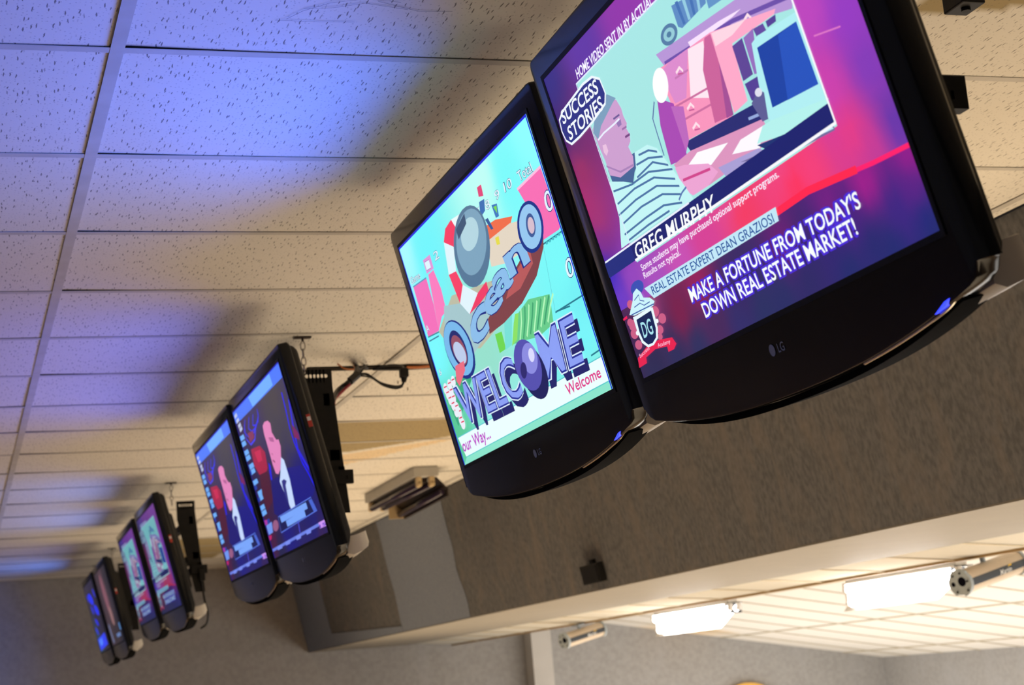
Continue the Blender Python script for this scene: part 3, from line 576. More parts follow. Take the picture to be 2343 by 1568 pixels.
  ('e',(25,45,130),(0.1975,0.2894),(0.0888,0.003),(0.0119,0.0684),0),
  ('e',(120,185,235),(0.1934,0.2864),(0.0828,0.0031),(0.0115,0.0628),0),
  ('e',(30,40,110),(0.1946,0.2872),(0.0497,0.0019),(0.0073,0.0431),0),
  ('e',(150,80,100),(0.1962,0.2907),(0.0401,0.0011),(0.0096,0.0358),0),
  ('e',(190,205,235),(0.1952,0.2966),(0.0347,0.0015),(0.0089,0.0265),0),
  ('p',(235,110,130),[(0.1387,0.3155),(0.2051,0.3171),(0.1954,0.3366),(0.1292,0.3602),(0.1179,0.3455)]),
  ('t',(20,40,130),'c',(0.2871,0.3064),(0.4188,0.292),(0.3174,0.2239),0.13),
  ('t',(140,190,235),'c',(0.2871,0.3064),(0.4188,0.292),(0.3174,0.2239),0.068),
  ('t',(20,40,130),'e',(0.4244,0.2736),(0.5445,0.2639),(0.4373,0.2097),0.13),
  ('t',(140,190,235),'e',(0.4244,0.2736),(0.5445,0.2639),(0.4373,0.2097),0.068),
  ('t',(20,40,130),'a',(0.5087,0.2512),(0.6283,0.2435),(0.5053,0.1922),0.13),
  ('t',(140,190,235),'a',(0.5087,0.2512),(0.6283,0.2435),(0.5053,0.1922),0.068),
  ('t',(20,40,130),'n',(0.6157,0.2327),(0.7418,0.2293),(0.6063,0.1697),0.13),
  ('t',(140,190,235),'n',(0.6157,0.2327),(0.7418,0.2293),(0.6063,0.1697),0.068),
  ('e',(20,50,135),(0.7899,0.1777),(0.0668,0.007),(-0.016,0.0459),0),
  ('e',(150,200,240),(0.7905,0.1771),(0.0557,0.0056),(-0.0124,0.0397),0),
  ('e',(60,90,150),(0.7951,0.1756),(0.0236,0.0019),(-0.0071,0.0213),0),
  ('e',(215,190,205),(0.7968,0.1761),(0.0167,0.0013),(-0.0044,0.0149),0),
  ('p',(236,255,255),[(0.0117,0.4597),(0.9268,0.4614),(0.9271,0.5085),(0.0303,0.5093)]),
  ('l',(90,200,210),0.002,[(0.0117,0.4597),(0.9268,0.4614)]),
  ('l',(90,205,205),0.004,[(0.0303,0.5093),(0.9271,0.5085)]),
  ('p',(140,230,205),[(0.0303,0.5093),(0.9323,0.5086),(0.9317,0.5219),(-0.0034,0.5243)]),
  ('t',(190,60,200),'our Way...',(0.0213,0.4952),(0.229,0.4964),(0.024,0.4697),0.048),
  ('t',(225,60,140),'Welcome',(0.7181,0.4951),(0.8987,0.4947),(0.719,0.4746),0.038),
  ('e',(238,240,250),(0.0294,0.3468),(0.016,0.0006),(-0.0035,0.0127),0),
  ('l',(225,60,90),0.003,[(0.0211,0.342),(0.0423,0.343)]),
  ('e',(238,240,250),(0.0651,0.3443),(0.0157,0.0006),(-0.0034,0.0126),0),
  ('l',(225,60,90),0.003,[(0.057,0.3395),(0.0778,0.3406)]),
  ('e',(238,240,250),(0.0962,0.3427),(0.0155,0.0006),(-0.0034,0.0125),0),
  ('l',(225,60,90),0.003,[(0.0882,0.3379),(0.1087,0.3389)]),
  ('e',(238,240,250),(0.0338,0.3604),(0.016,0.0005),(-0.0035,0.0127),0),
  ('l',(225,60,90),0.003,[(0.0256,0.3556),(0.0467,0.3565)]),
  ('e',(238,240,250),(0.0631,0.3597),(0.0157,0.0006),(-0.0035,0.0126),0),
  ('l',(225,60,90),0.003,[(0.055,0.355),(0.0758,0.3559)]),
  ('e',(238,240,250),(0.0391,0.3741),(0.0159,0.0005),(-0.0034,0.0127),0),
  ('l',(225,60,90),0.003,[(0.0309,0.3694),(0.052,0.3702)]),
  ('e',(238,240,250),(0.0647,0.3758),(0.0157,0.0005),(-0.0035,0.0126),0),
  ('l',(225,60,90),0.003,[(0.0565,0.3711),(0.0774,0.372)]),
  ('e',(238,240,250),(0.0481,0.3885),(0.0158,0.0004),(-0.0035,0.0126),0),
  ('l',(225,60,90),0.003,[(0.0399,0.3838),(0.0609,0.3846)]),
  ('e',(238,240,250),(0.0551,0.4056),(0.0158,0.0004),(-0.0034,0.0126),0),
  ('l',(225,60,90),0.003,[(0.047,0.4009),(0.0679,0.4016)]),
  ('e',(238,240,250),(0.075,0.4124),(0.0156,0.0003),(-0.0035,0.0125),0),
  ('l',(225,60,90),0.003,[(0.0669,0.4078),(0.0876,0.4084)]),
  ('e',(238,240,250),(0.0702,0.4272),(0.0157,0.0003),(-0.0034,0.0126),0),
  ('l',(225,60,90),0.003,[(0.0622,0.4226),(0.0829,0.4232)]),
  ('e',(238,240,250),(0.0755,0.4376),(0.0156,0.0002),(-0.0035,0.0125),0),
  ('l',(225,60,90),0.003,[(0.0674,0.433),(0.0881,0.4336)]),
  ('e',(238,240,250),(0.0679,0.3985),(0.0157,0.0004),(-0.0034,0.0126),0),
  ('l',(225,60,90),0.003,[(0.0599,0.3938),(0.0806,0.3946)]),
  ('t',(35,35,105),'WELC',(0.1126,0.4597),(0.5169,0.4666),(0.1037,0.3795),0.14),
  ('t',(35,35,105),'ME',(0.6495,0.4621),(0.8591,0.4673),(0.6641,0.3783),0.14),
  ('t',(222,238,255),'WELC',(0.0907,0.4403),(0.4993,0.4492),(0.0817,0.3596),0.16),
  ('t',(222,238,255),'ME',(0.6332,0.4452),(0.8448,0.4514),(0.6479,0.3611),0.16),
  ('t',(38,48,150),'WELC',(0.0907,0.4403),(0.4993,0.4492),(0.0817,0.3596),0.1),
  ('t',(38,48,150),'ME',(0.6332,0.4452),(0.8448,0.4514),(0.6479,0.3611),0.1),
  ('t',(140,160,245),'WELC',(0.0907,0.4403),(0.4993,0.4492),(0.0817,0.3596),0.018),
  ('t',(140,160,245),'ME',(0.6332,0.4452),(0.8448,0.4514),(0.6479,0.3611),0.018),
  ('e',(30,30,90),(0.5836,0.42),(0.0682,0.0005),(0.0122,0.0575),0),
  ('e',(85,80,175),(0.5666,0.4025),(0.0699,-0.0002),(0.0052,0.0524),0),
  ('e',(140,140,225),(0.5878,0.3932),(0.0426,-0.0018),(-0.0008,0.0302),0),
  ('e',(220,220,255),(0.6021,0.3893),(0.0168,-0.0004),(-0.0024,0.0133),0),
  ('e',(45,40,110),(0.5368,0.4075),(0.0188,-0.0003),(-0.0062,0.0155),0),
  ('l',(25,35,215),0.01,[(0,0.523),(0,0),(0.93,0),(0.93,0.523)]),  # blue rim painting the screen's glow bleeding over its edge
 ],
 'studio': [
  ('g',[((0.3205,0.0572),(50,45,95)),((0.6215,0.1295),(62,58,70)),((0.7943,0.2001),(60,55,75)),((0.2685,0.1178),(60,45,80)),((0.7981,0.3268),(25,22,110)),((0.0504,0.322),(55,20,50)),((0.2323,0.2974),(60,25,60)),((0.0418,0.2448),(35,25,75)),((0.7822,0.4086),(20,20,100)),((0.3379,0.4689),(22,20,120)),((0.7934,0.4725),(20,22,110)),((0.081,0.4669),(70,20,60)),((0.8257,0.5215),(50,25,80)),((0.1297,0.5181),(28,28,70)),((0.7081,0.0744),(65,60,68))]),
  ('p',(70,120,250),[(-0.0011,0.0006),(0.9238,0.0015),(0.9228,0.0472),(0.0982,0.0443),(-0.028,0.0407)]),
  ('p',(110,175,255),[(0.3375,0.0057),(0.7565,0.0043),(0.763,0.0418),(0.3694,0.0436)]),
  ('l',(190,200,235),0.012,[(0.0118,0.0198),(0.0604,0.0177)]),
  ('l',(190,200,235),0.012,[(0.0212,0.0385),(0.0697,0.0362)]),
  ('l',(190,200,235),0.012,[(0.0305,0.057),(0.0789,0.0546)]),
  ('l',(190,200,235),0.012,[(0.0363,0.0715),(0.0845,0.069)]),
  ('p',(110,175,250),[(-0.01,0.0878),(0.077,0.0907),(0.0834,0.1069),(-0.0048,0.105)]),
  ('p',(110,175,250),[(-0.0125,0.1091),(0.0746,0.1118),(0.081,0.128),(-0.0073,0.1263)]),
  ('p',(110,175,250),[(-0.0097,0.1409),(0.0773,0.1431),(0.0837,0.1593),(-0.0045,0.158)]),
  ('p',(110,175,250),[(-0.0062,0.1607),(0.0805,0.1626),(0.0869,0.1787),(-0.0011,0.1778)]),
  ('p',(110,175,250),[(0.0121,0.1921),(0.0984,0.1936),(0.1047,0.2096),(0.0173,0.2091)]),
  ('p',(110,175,250),[(0.0083,0.2107),(0.0946,0.212),(0.101,0.228),(0.0134,0.2277)]),
  ('p',(110,175,250),[(0.0006,0.2481),(0.0871,0.2489),(0.0935,0.2648),(0.0058,0.2651)]),
  ('p',(110,175,250),[(0.0289,0.2899),(0.1146,0.2901),(0.1209,0.3059),(0.0341,0.3067)]),
  ('p',(110,175,250),[(0.0286,0.3066),(0.1142,0.3065),(0.1205,0.3223),(0.0337,0.3234)]),
  ('p',(110,175,250),[(-0.0067,0.3382),(0.0798,0.3378),(0.0862,0.3536),(-0.0016,0.3551)]),
  ('p',(110,175,250),[(-0.0034,0.3577),(0.0831,0.357),(0.0894,0.3728),(0.0018,0.3745)]),
  ('p',(30,60,160),[(-0.0681,0.2111),(0.0272,0.2119),(0.0255,0.226),(-0.0723,0.2251)]),
  ('p',(30,60,160),[(-0.0481,0.2669),(0.0465,0.2669),(0.0448,0.2809),(-0.0522,0.2809)]),
  ('p',(30,60,160),[(-0.0507,0.31),(0.0439,0.3094),(0.0422,0.3234),(-0.0548,0.324)]),
  ('p',(30,60,160),[(0.0066,0.3932),(0.0994,0.3913),(0.0977,0.4052),(0.0025,0.407)]),
  ('l',(45,50,240),0.005,[(0.1764,0.0564),(0.1044,0.0874),(0.1586,0.1147),(0.2749,0.1142),(0.4091,0.0856),(0.4249,0.0612)]),
  ('l',(45,50,240),0.005,[(0.2572,0.0604),(0.1949,0.0899),(0.2448,0.1072),(0.3311,0.1048),(0.4152,0.0821),(0.4249,0.0612)]),
  ('l',(45,50,240),0.005,[(0.3359,0.0643),(0.2828,0.0924),(0.3287,0.0998),(0.3863,0.0955),(0.4214,0.0786),(0.4249,0.0612)]),
  ('l',(70,60,240),0.007,[(0.1381,0.0691),(0.1055,0.1113),(0.1564,0.1402),(0.2505,0.1359),(0.3224,0.1034)]),
  ('p',(130,50,90),[(0.1556,0.1002),(0.2592,0.1071),(0.2491,0.1287),(0.1549,0.133)]),
  ('p',(165,25,65),[(0.1329,0.1532),(0.2977,0.1647),(0.3542,0.1949),(0.322,0.245),(0.204,0.266),(0.1556,0.2457),(0.1101,0.2066)]),
  ('p',(200,35,80),[(0.177,0.1691),(0.2908,0.1765),(0.2726,0.2106),(0.1924,0.2086)]),
  ('p',(75,18,45),[(0.1556,0.2457),(0.3093,0.2524),(0.2566,0.3464),(0.1132,0.367),(0.1012,0.3092)]),
  ('l',(30,30,235),0.022,[(0.3668,0.2421),(0.3444,0.2662),(0.3302,0.287)]),
  ('l',(20,20,245),0.012,[(0.8545,0.0841),(0.8451,0.1328),(0.825,0.1882),(0.83,0.235),(0.859,0.3017),(0.8974,0.3401),(0.9301,0.3812)]),
  ('l',(35,30,225),0.018,[(0.9214,0.121),(0.8808,0.1888),(0.8487,0.2587),(0.8874,0.2974),(0.9181,0.3264)]),
  ('p',(120,20,90),[(0.8681,0.1825),(0.9205,0.2199),(0.9122,0.2392),(0.8513,0.2216)]),
  ('p',(18,18,125),[(0.6112,0.2845),(0.8303,0.3061),(0.9146,0.3915),(0.8619,0.4056),(0.5623,0.4043),(0.5897,0.3424)]),
  ('p',(22,18,110),[(0.3194,0.2856),(0.4754,0.2926),(0.4822,0.3643),(0.4899,0.4049),(0.3053,0.4113),(0.2141,0.3875)]),
  ('p',(198,218,255),[(0.4856,0.2939),(0.5795,0.2444),(0.6103,0.2583),(0.6144,0.3196),(0.5789,0.4028),(0.5031,0.4042),(0.4865,0.3692),(0.4668,0.3358),(0.4512,0.3072)]),
  ('p',(48,48,130),[(0.4852,0.3094),(0.5276,0.3091),(0.5602,0.3191),(0.5255,0.33),(0.4916,0.3962),(0.4743,0.3722),(0.4726,0.3277)]),
  ('p',(226,132,188),[(0.4387,0.1198),(0.4818,0.1133),(0.5388,0.1182),(0.5673,0.1316),(0.5493,0.1574),(0.5731,0.1808),(0.5902,0.19),(0.618,0.1912),(0.6215,0.2144),(0.5784,0.2451),(0.5154,0.2758),(0.4637,0.2844),(0.4293,0.2775),(0.4198,0.2494),(0.4242,0.2006),(0.425,0.1693),(0.4241,0.1467)]),
  ('p',(180,95,150),[(0.4745,0.1634),(0.5459,0.1745),(0.5455,0.1898),(0.4874,0.1788)]),
  ('l',(120,30,70),0.006,[(0.4442,0.2349),(0.4663,0.2447)]),
  ('l',(160,70,120),0.004,[(0.4538,0.2139),(0.4685,0.2205)]),
  ('p',(18,22,80),[(0.2646,0.4046),(0.8343,0.4056),(0.8658,0.4494),(0.238,0.4554)]),
  ('l',(90,120,230),0.003,[(0.2646,0.4046),(0.8343,0.4056),(0.8658,0.4494),(0.238,0.4554),(0.2646,0.4046)]),
  ('p',(70,100,210),[(0.7915,0.4097),(0.8333,0.4105),(0.8631,0.447),(0.8191,0.4483)]),
  ('l',(120,165,250),0.02,[(0.2958,0.4171),(0.7419,0.4207)]),
  ('l',(120,165,250),0.02,[(0.3739,0.4389),(0.6871,0.4391)]),
  ('e',(150,90,130),(0.1776,0.4252),(0.0548,-0.0012),(-0.0082,0.0177),0),
  ('p',(110,150,240),[(0.0145,0.4083),(0.1289,0.4062),(0.0983,0.4404),(0.0138,0.4415)]),
  ('p',(170,50,160),[(0.0063,0.3884),(0.0574,0.3915),(0.0452,0.4067),(-0.0095,0.4058)]),
  ('p',(190,30,100),[(-0.0172,0.4432),(0.0613,0.4462),(0.0407,0.4583),(-0.0055,0.461)]),
  ('p',(105,125,225),[(0.0032,0.4904),(0.9405,0.485),(0.9392,0.4942),(0.0037,0.4999)]),
  ('p',(120,140,240),[(0.0998,0.4912),(0.1955,0.4908),(0.1804,0.5032),(0.0962,0.503)]),
  ('p',(120,140,240),[(0.2588,0.4898),(0.3497,0.4894),(0.3352,0.5016),(0.2553,0.5014)]),
  ('p',(120,140,240),[(0.4545,0.4907),(0.5397,0.4903),(0.5261,0.502),(0.4513,0.5019)]),
  ('p',(120,140,240),[(0.6284,0.4905),(0.7087,0.4901),(0.6958,0.5015),(0.6253,0.5013)]),
  ('p',(205,150,245),[(0.8384,0.4848),(0.9405,0.485),(0.9368,0.5041),(0.8367,0.5028)]),
  ('t',(90,50,190),'15',(0.8389,0.5014),(0.9324,0.5016),(0.8402,0.492),0.048),
  ('l',(80,80,230),0.008,[(0.5541,0.4513),(0.5353,0.4842)]),
  ('l',(20,30,200),0.008,[(0,0.523),(0,0),(0.93,0),(0.93,0.2615)]),  # blue edge line painting the glow around the lit screen
 ],
 'blue_show': [
  ('g',[((0.1,0.05),(45,40,60)),((0.5,0.3),(35,30,60)),((0.8,0.5),(28,25,40)),((0.2,0.5),(40,60,80))]),
  ('e',(25,45,235),(0.15,0.1),(0.05,0.02),(0.01,0.025),0),
  ('e',(25,45,235),(0.4,0.12),(0.175,0.02),(0.01,0.045),0),
  ('e',(25,45,235),(0.3,0.2),(0.06,0.02),(0.01,0.03),0),
  ('e',(25,45,235),(0.65,0.22),(0.15,0.02),(0.01,0.04),0),
  ('e',(25,45,235),(0.4,0.3),(0.09,0.02),(0.01,0.025),0),
  ('e',(25,45,235),(0.2,0.36),(0.07,0.02),(0.01,0.025),0),
  ('e',(25,45,235),(0.8,0.1),(0.05,0.02),(0.01,0.03),0),
  ('p',(40,60,230),[(0.06,0.42),(0.8,0.4),(0.84,0.49),(0.08,0.51)]),
  ('p',(70,120,240),[(0.15,0.43),(0.45,0.42),(0.46,0.47),(0.16,0.48)]),
 ],
 'dark_show': [
  ('g',[((0.1,0.05),(70,55,65)),((0.5,0.2),(105,75,85)),((0.8,0.1),(50,45,55)),((0.5,0.45),(55,45,50)),((0.9,0.5),(35,32,40))]),
  ('e',(150,95,110),(0.42,0.17),(0.12,0.0),(0.02,0.14),0),
  ('e',(165,120,120),(0.5,0.33),(0.1,0.01),(0,0.07),0),
  ('p',(120,130,170),[(0.05,0.38),(0.12,0.36),(0.2,0.5),(0.1,0.51)]),
  ('p',(110,140,200),[(0.5,0.46),(0.8,0.46),(0.8,0.485),(0.5,0.485)]),
  ('p',(90,150,220),[(0.84,0.4),(0.93,0.4),(0.93,0.45),(0.84,0.45)]),
 ],
}

# ------------------------------------------------------------------ pictures on the screens
SW, SH = .930, .523
def curve_tris(txt, bold):
    cu = bpy.data.curves.new('glyphs', 'FONT'); cu.body = txt; cu.offset = bold*.35; cu.resolution_u = 3
    o = bpy.data.objects.new('glyphs', cu); me = o.to_mesh()
    me.calc_loop_triangles()
    V = [v.co.copy() for v in me.vertices]; Tt = [[V[i] for i in t.vertices] for t in me.loop_triangles]
    o.to_mesh_clear(); bpy.data.objects.remove(o); bpy.data.curves.remove(cu)
    return Tt
CAP = max(p.y for t in curve_tris('H', 0) for p in t)
def clip(poly, r):
    for ax, lim, s in ((0, r[0], 1), (0, r[2], -1), (1, r[1], 1), (1, r[3], -1)):
        out = []
        for i in range(len(poly)):
            a, b = poly[i-1], poly[i]; da, db = (a[ax]-lim)*s, (b[ax]-lim)*s
            if (da >= 0) != (db >= 0):
                t = da/(da-db); out.append((a[0]+(b[0]-a[0])*t, a[1]+(b[1]-a[1])*t))
            if db >= 0: out.append(b)
        poly = out
        if len(poly) < 3: return []
    return poly
def idw(u, v, S_):
    w = 0; c = [0, 0, 0]
    for (a, b), col in S_:
        k = 1/((a-u)**2+(b-v)**2+4e-4)**1.6; w += k
        for i in range(3): c[i] += k*col[i]
    return tuple(x/w for x in c)
def picture(key, gain=(1, 1, 1)):
    """the flat image shown by one screen, in metres across the panel"""
    verts, faces, cols = [], [], []
    lay = 0; win = (0, 0, SW, SH)
    def add(poly, cl):
        i = len(verts)
        for (u, v) in poly: verts.append((u-SW/2, SH/2-v, .0012+lay*.000012))
        faces.append(list(range(i, i+len(poly)))); cols.extend(cl)
    def flat(poly, c):
        p = clip(poly, win)
        if p: c_ = (*[x*gn for x, gn in zip(lin(c), gain)], 1); add(p, [c_]*len(p))
    for it in PICTURES[key]:
        k = it[0]; lay += 1
        if k in 'gh':
            nu, nv = 46, 26; top = (lambda u: 0.0)
            if k == 'h':
                st = sorted(it[2])
                def top(u, st=st):
                    if u <= st[0][0]: return st[0][1]
                    for (a, b), (c, d) in zip(st, st[1:]):
                        if a <= u <= c: return b+(d-b)*(u-a)/(c-a)
                    return st[-1][1]
            G = [[(SW*a/nu, top(SW*a/nu)+(SH-top(SW*a/nu))*b/nv) for b in range(nv+1)] for a in range(nu+1)]
            C_ = [[(*[x*gn for x, gn in zip(lin(idw(*G[a][b], it[1])), gain)], 1) for b in range(nv+1)] for a in range(nu+1)]
            for a in range(nu):
                for b in range(nv):
                    q = [(a, b), (a, b+1), (a+1, b+1), (a+1, b)]; add([G[x][y] for x, y in q], [C_[x][y] for x, y in q])
        elif k == 'c': win = it[1]
        elif k == 'p':
            P = it[2]
            for t in geometry.tessellate_polygon([[Vector((x, y, 0)) for x, y in P]]):
                flat([P[i] for i in t], it[1])
        elif k == 'l':
            w = it[2]/2; P = [Vector(p) for p in it[3]]
            for a, b in zip(P, P[1:]):
                d = (b-a); 
                if d.length < 1e-6: continue
                d.normalize(); n = Vector((-d.y, d.x))*w; a2 = a-d*w*.5; b2 = b+d*w*.5
                flat([tuple(a2-n), tuple(b2-n), tuple(b2+n), tuple(a2+n)], it[1])
        elif k == 'e':
            c, A, B = map(Vector, it[2:5])
            flat([tuple(c+A*math.cos(t)+B*math.sin(t)) for t in [2*math.pi*i/28 for i in range(28)]], it[1])
        elif k == 't':
            _, col, s, bl, br, tl, bold = it
            bl, br, tl = Vector(bl), Vector(br), Vector(tl); T3 = curve_tris(s, bold)
            x0 = min(p.x for t in T3 for p in t); x1 = max(p.x for t in T3 for p in t)
            for t in T3:
                flat([tuple(bl+(br-bl)*((p.x-x0)/(x1-x0))+(tl-bl)*(p.y/CAP)) for p in t], col)
    me = bpy.data.meshes.new('screen'); me.from_pydata(verts, [], faces)
    ca = me.color_attributes.new('Picture', 'FLOAT_COLOR', 'CORNER')
    flatc = [x for c in cols for x in c]; ca.data.foreach_set('color', flatc)
    me.materials.append(M_SCREEN)
    # the glass panel the picture is on
    return me

# ------------------------------------------------------------------ television
def outline(inset=0.0, n=28):
    """front outline, metres from the screen centre; straight sides, chin bowed downwards"""
    L_, R_, Tp = -SW/2-.047+inset, SW/2+.047-inset, SH/2+.046-inset
    P = []
    def corner(cx, cy, r, a0, a1, k=6):
        for i in range(k+1):
            a = a0+(a1-a0)*i/k; P.append((cx+r*math.cos(a), cy+r*math.sin(a)))
    r = .014
    corner(L_+r, Tp-r, r, math.pi, math.pi/2); corner(R_-r, Tp-r, r, math.pi/2, 0)
    yc = lambda x: -SH/2-.112+inset+.047*(abs(x)/(SW/2+.047))**2.4
    r = .022
    P.append((R_, -SH/2-.048))
    xs = [R_-.004, R_-.014]+[R_-.03-(R_-L_-.06)*i/n for i in range(n+1)]+[L_+.014, L_+.004]
    for i, x in enumerate(xs):
        lift = .016 if i in (0, len(xs)-1) else (.005 if i in (1, len(xs)-2) else 0)
        P.append((x, yc(x)+lift))
    P.append((L_, -SH/2-.048))
    return P
def loft(bm, sections, capf=True, capb=True):
    rings = [[bm.verts.new((x, y, z)) for x, y in pts] for pts, z in sections]
    for a, b in zip(rings, rings[1:]):
        for i in range(len(a)): bm.faces.new((a[i], a[(i+1) % len(a)], b[(i+1) % len(a)], b[i]))
    if capf: bm.faces.new(rings[0])
    if capb: bm.faces.new(rings[-1][::-1])
    return bm
def scaled(pts, sx, sy, dy=0): return [(x*sx, y*sy+dy) for x, y in pts]
def mesh_of(name, bm, m, smooth=False):
    me = bpy.data.meshes.new(name); bmesh.ops.recalc_face_normals(bm, faces=bm.faces); bm.to_mesh(me); bm.free()
    for x in (m if isinstance(m, list) else [m]): me.materials.append(x)
    if smooth:
        for p in me.polygons: p.use_smooth = True
        me.set_sharp_from_angle(angle=math.radians(38))
    return me
TV = {}
bm = loft(bmesh.new(), [(outline(.0045), 0), (outline(.0015), -.0015), (outline(0), -.005), (outline(0), -.030), (outline(.004), -.036), (outline(.012), -.040)])
TV['bezel'] = mesh_of('bezel', bm, M_BLACK, True)
o0 = outline(.010)
bm = loft(bmesh.new(), [(o0, -.039), (scaled(o0, .985, .97, .004), -.050), (scaled(o0, .955, .92, .010), -.060), (scaled(o0, .74, .66, .01), -.064), (scaled(o0, .70, .62, .01), -.086), (scaled(o0, .68, .60, .01), -.089)])
for i in range(14):   # vent slats
    x = -.28+.04*i; box(bm, x, x+.022, .10, .106, -.0905, -.088)
TV['back_cover'] = mesh_of('back_cover', bm, M_MATTE, True)
# thin raised inner frame round the picture
bm = bmesh.new()
for a in ((-SW/2-.008, -SW/2, -SH/2-.008, SH/2+.008), (SW/2, SW/2+.008, -SH/2-.008, SH/2+.008), (-SW/2, SW/2, SH/2, SH/2+.008), (-SW/2, SW/2, -SH/2-.008, -SH/2)):
    box(bm, a[0], a[1], a[2], a[3], 0, .0022)
TV['inner_frame'] = mesh_of('inner_frame', bm, M_MATTE)
# silver speaker pod under the chin
def pod(x): return -SH/2-.092+.012*(abs(x)/.475)**4
def podshape(dx, top, drop): 
    xs = [-.475+dx+(.95-2*dx)*i/24 for i in range(25)]
    return [(x, pod(x)+drop) for x in xs]+[(xs[-1], top), (xs[0], top)]
bm = loft(bmesh.new(), [(podshape(.0, -SH/2-.030, .004), -.036), (podshape(.0, -SH/2-.030, -.004), -.050), (podshape(.005, -SH/2-.030, .000), -.080), (podshape(.02, -SH/2-.028, .010), -.104), (podshape(.04, -SH/2-.025, .024), -.114)])
TV['speaker_pod'] = mesh_of('speaker_pod', bm, M_SILVER, True)
bm = bmesh.new(); xs = [-.44+.88*i/30 for i in range(31)]
lowx = lambda x: -SH/2-.1135+.047*(abs(x)/(SW/2+.047))**2.4
for x in (0, 1):
    pass
P1 = [(x, lowx(x)+.0005) for x in xs]; P2 = [(x, lowx(x)-.009*(1-(abs(x)/.46)**4)) for x in xs]
loft(bm, [(P1+P2[::-1], -.012), (P1+P2[::-1], -.060)])
TV['speaker_grille'] = mesh_of('speaker_grille', bm, M_GRILLE)
bm = bmesh.new(); tube(bm, [(x, lowx(x)+.001, -.006) for x in [.20, .28, .36, .42]]+[(.452, -SH/2-.068, -.010), (.478, -SH/2-.052, -.018)], .0022)
TV['chrome_trim'] = mesh_of('chrome_trim', bm, M_CHROME, True)
bm = loft(bmesh.new(), [([(.398, lowx(.4)+.002), (.425, lowx(.425)+.002), (.436, lowx(.436)+.007), (.425, lowx(.425)+.0075)], .0018), ([(.398, lowx(.4)+.002), (.425, lowx(.425)+.002), (.436, lowx(.436)+.007), (.425, lowx(.425)+.0075)], -.004)])
TV['power_light'] = mesh_of('power_light', bm, M_LED)
# printed maker's mark
bm = bmesh.new(); zt = .0009
def flatpoly(pts):
    bm.faces.new([bm.verts.new((x, y, zt)) for x, y in pts])
for t in range(24):
    a, b2 = 2*math.pi*t/24, 2*math.pi*(t+1)/24
    bm.faces.new([bm.verts.new((-.012+r*math.cos(q)*.0085, -SH/2-.045+r*math.sin(q)*.0085, zt)) for r, q in ((1, a), (1, b2), (0, 0))])
x0 = 0
for t in curve_tris('LG', .02):
    bm.faces.new([bm.verts.new((.004+p.x*.018, -SH/2-.0515+p.y*.018, zt)) for p in t])
TV['logo'] = mesh_of('logo', bm, M_LOGO)
bm = bbox(SW/2+.0468, SW/2+.0476, .045, .083, -.034, -.022); box(bm, SW/2+.0468, SW/2+.0480, .064, .076, -.033, -.023, mi=1)
TV['side_sticker'] = mesh_of('side_sticker', bm, [M_RED, M_WHITE])
PICT = {k: picture(k, g) for k, g in (('infomercial', (1, 1, 1)), ('scoreboard', (1, 1, 1)), ('studio', (1, 1, 1)), ('blue_show', (1.1, 1.1, 1.1)), ('dark_show', (.7, .7, .7)))}
PICT['infomercial_dim'] = picture('infomercial', (.34, .50, .55))
def television(pose, pic, label, power, color, sticker):
    X, Y, Z, t, yw, rl = pose
    w = Vector((0, -1, 0)); d = Vector((math.sin(t), 0, -math.cos(t))); Rz = Matrix.Rotation(yw, 3, 'Z')
    w = Rz@w; d = Rz@d; w, d = math.cos(rl)*w+math.sin(rl)*d, math.cos(rl)*d-math.sin(rl)*w
    n = w.cross(-d)
    Mx = Matrix((w, -d, n)).transposed().to_4x4(); Mx.translation = Vector((X, Y, Z+EYE))
    e = empty('television', mat=Mx); tag(e, label, 'television', 'televisions hung in a row from the ceiling')
    for part in ('bezel', 'back_cover', 'speaker_pod', 'speaker_grille'): 
        o = link(part, TV[part], e)
        if part == 'bezel':
            for s in ('logo', 'chrome_trim', 'inner_frame')+(('power_light',) if power > 12 else ()): link(s, TV[s], o)
        if part == 'back_cover' and sticker: link('side_sticker', TV['side_sticker'], o)
    link('screen', PICT[pic], e)
    l = bpy.data.lights.new('screen_light', 'AREA'); l.shape = 'RECTANGLE'; l.size = SW*.96; l.size_y = SH*.94; l.energy = power; l.color = color; l.spread = math.radians(150)
    lo = bpy.data.objects.new('screen_light', l); COL.objects.link(lo); lo.parent = e
    lo.matrix_local = Matrix.Translation((0, 0, .012)) @ Matrix.Rotation(math.pi, 4, 'X')
    return e
BL = (.04, .15, 1.0)
television((1.015, 2.107, .715, .245, -.019, .009), 'infomercial', 'black television nearest the viewer, showing a seated man and GREG MURPHY', 20, BL, False)
television((1.072, 3.293, .748, .226, .007, -.004), 'scoreboard', 'black television showing the bright cyan bowling scoreboard with Oceano and WELCOME', 23, BL, False)
television((1.011, 5.453, .732, .229, -.011, .009), 'studio', 'black television of the second pair, nearer one, showing a man in a suit and tie', 11, (.10, .16, 1.0), True)
television((1.018, 6.486, .736, .231, -.018, .013), 'studio', 'black television of the second pair, farther one, showing the same man in a suit', 11, (.10, .16, 1.0), False)
television((1.054, 9.181, .767, .230, -.014, .009), 'infomercial_dim', 'black television of the third pair, nearer one, with red lower picture and side label', 8, (.2, .32, 1.0), True)
television((1.076, 10.503, .783, .222, -.011, .002), 'infomercial_dim', 'black television of the third pair, farther one, its screen cut off by its neighbour', 8, (.2, .32, 1.0), False)
television((1.075, 12.42, .745, .225, -.010, .0), 'dark_show', 'black television of the farthest pair, nearer one, with a dim brownish picture', 3, (.2, .3, 1.0), True)
television((1.085, 13.62, .745, .225, -.010, .0), 'blue_show', 'farthest black television of the row, showing bright blue patches', 10, (.1, .25, 1.0), False)

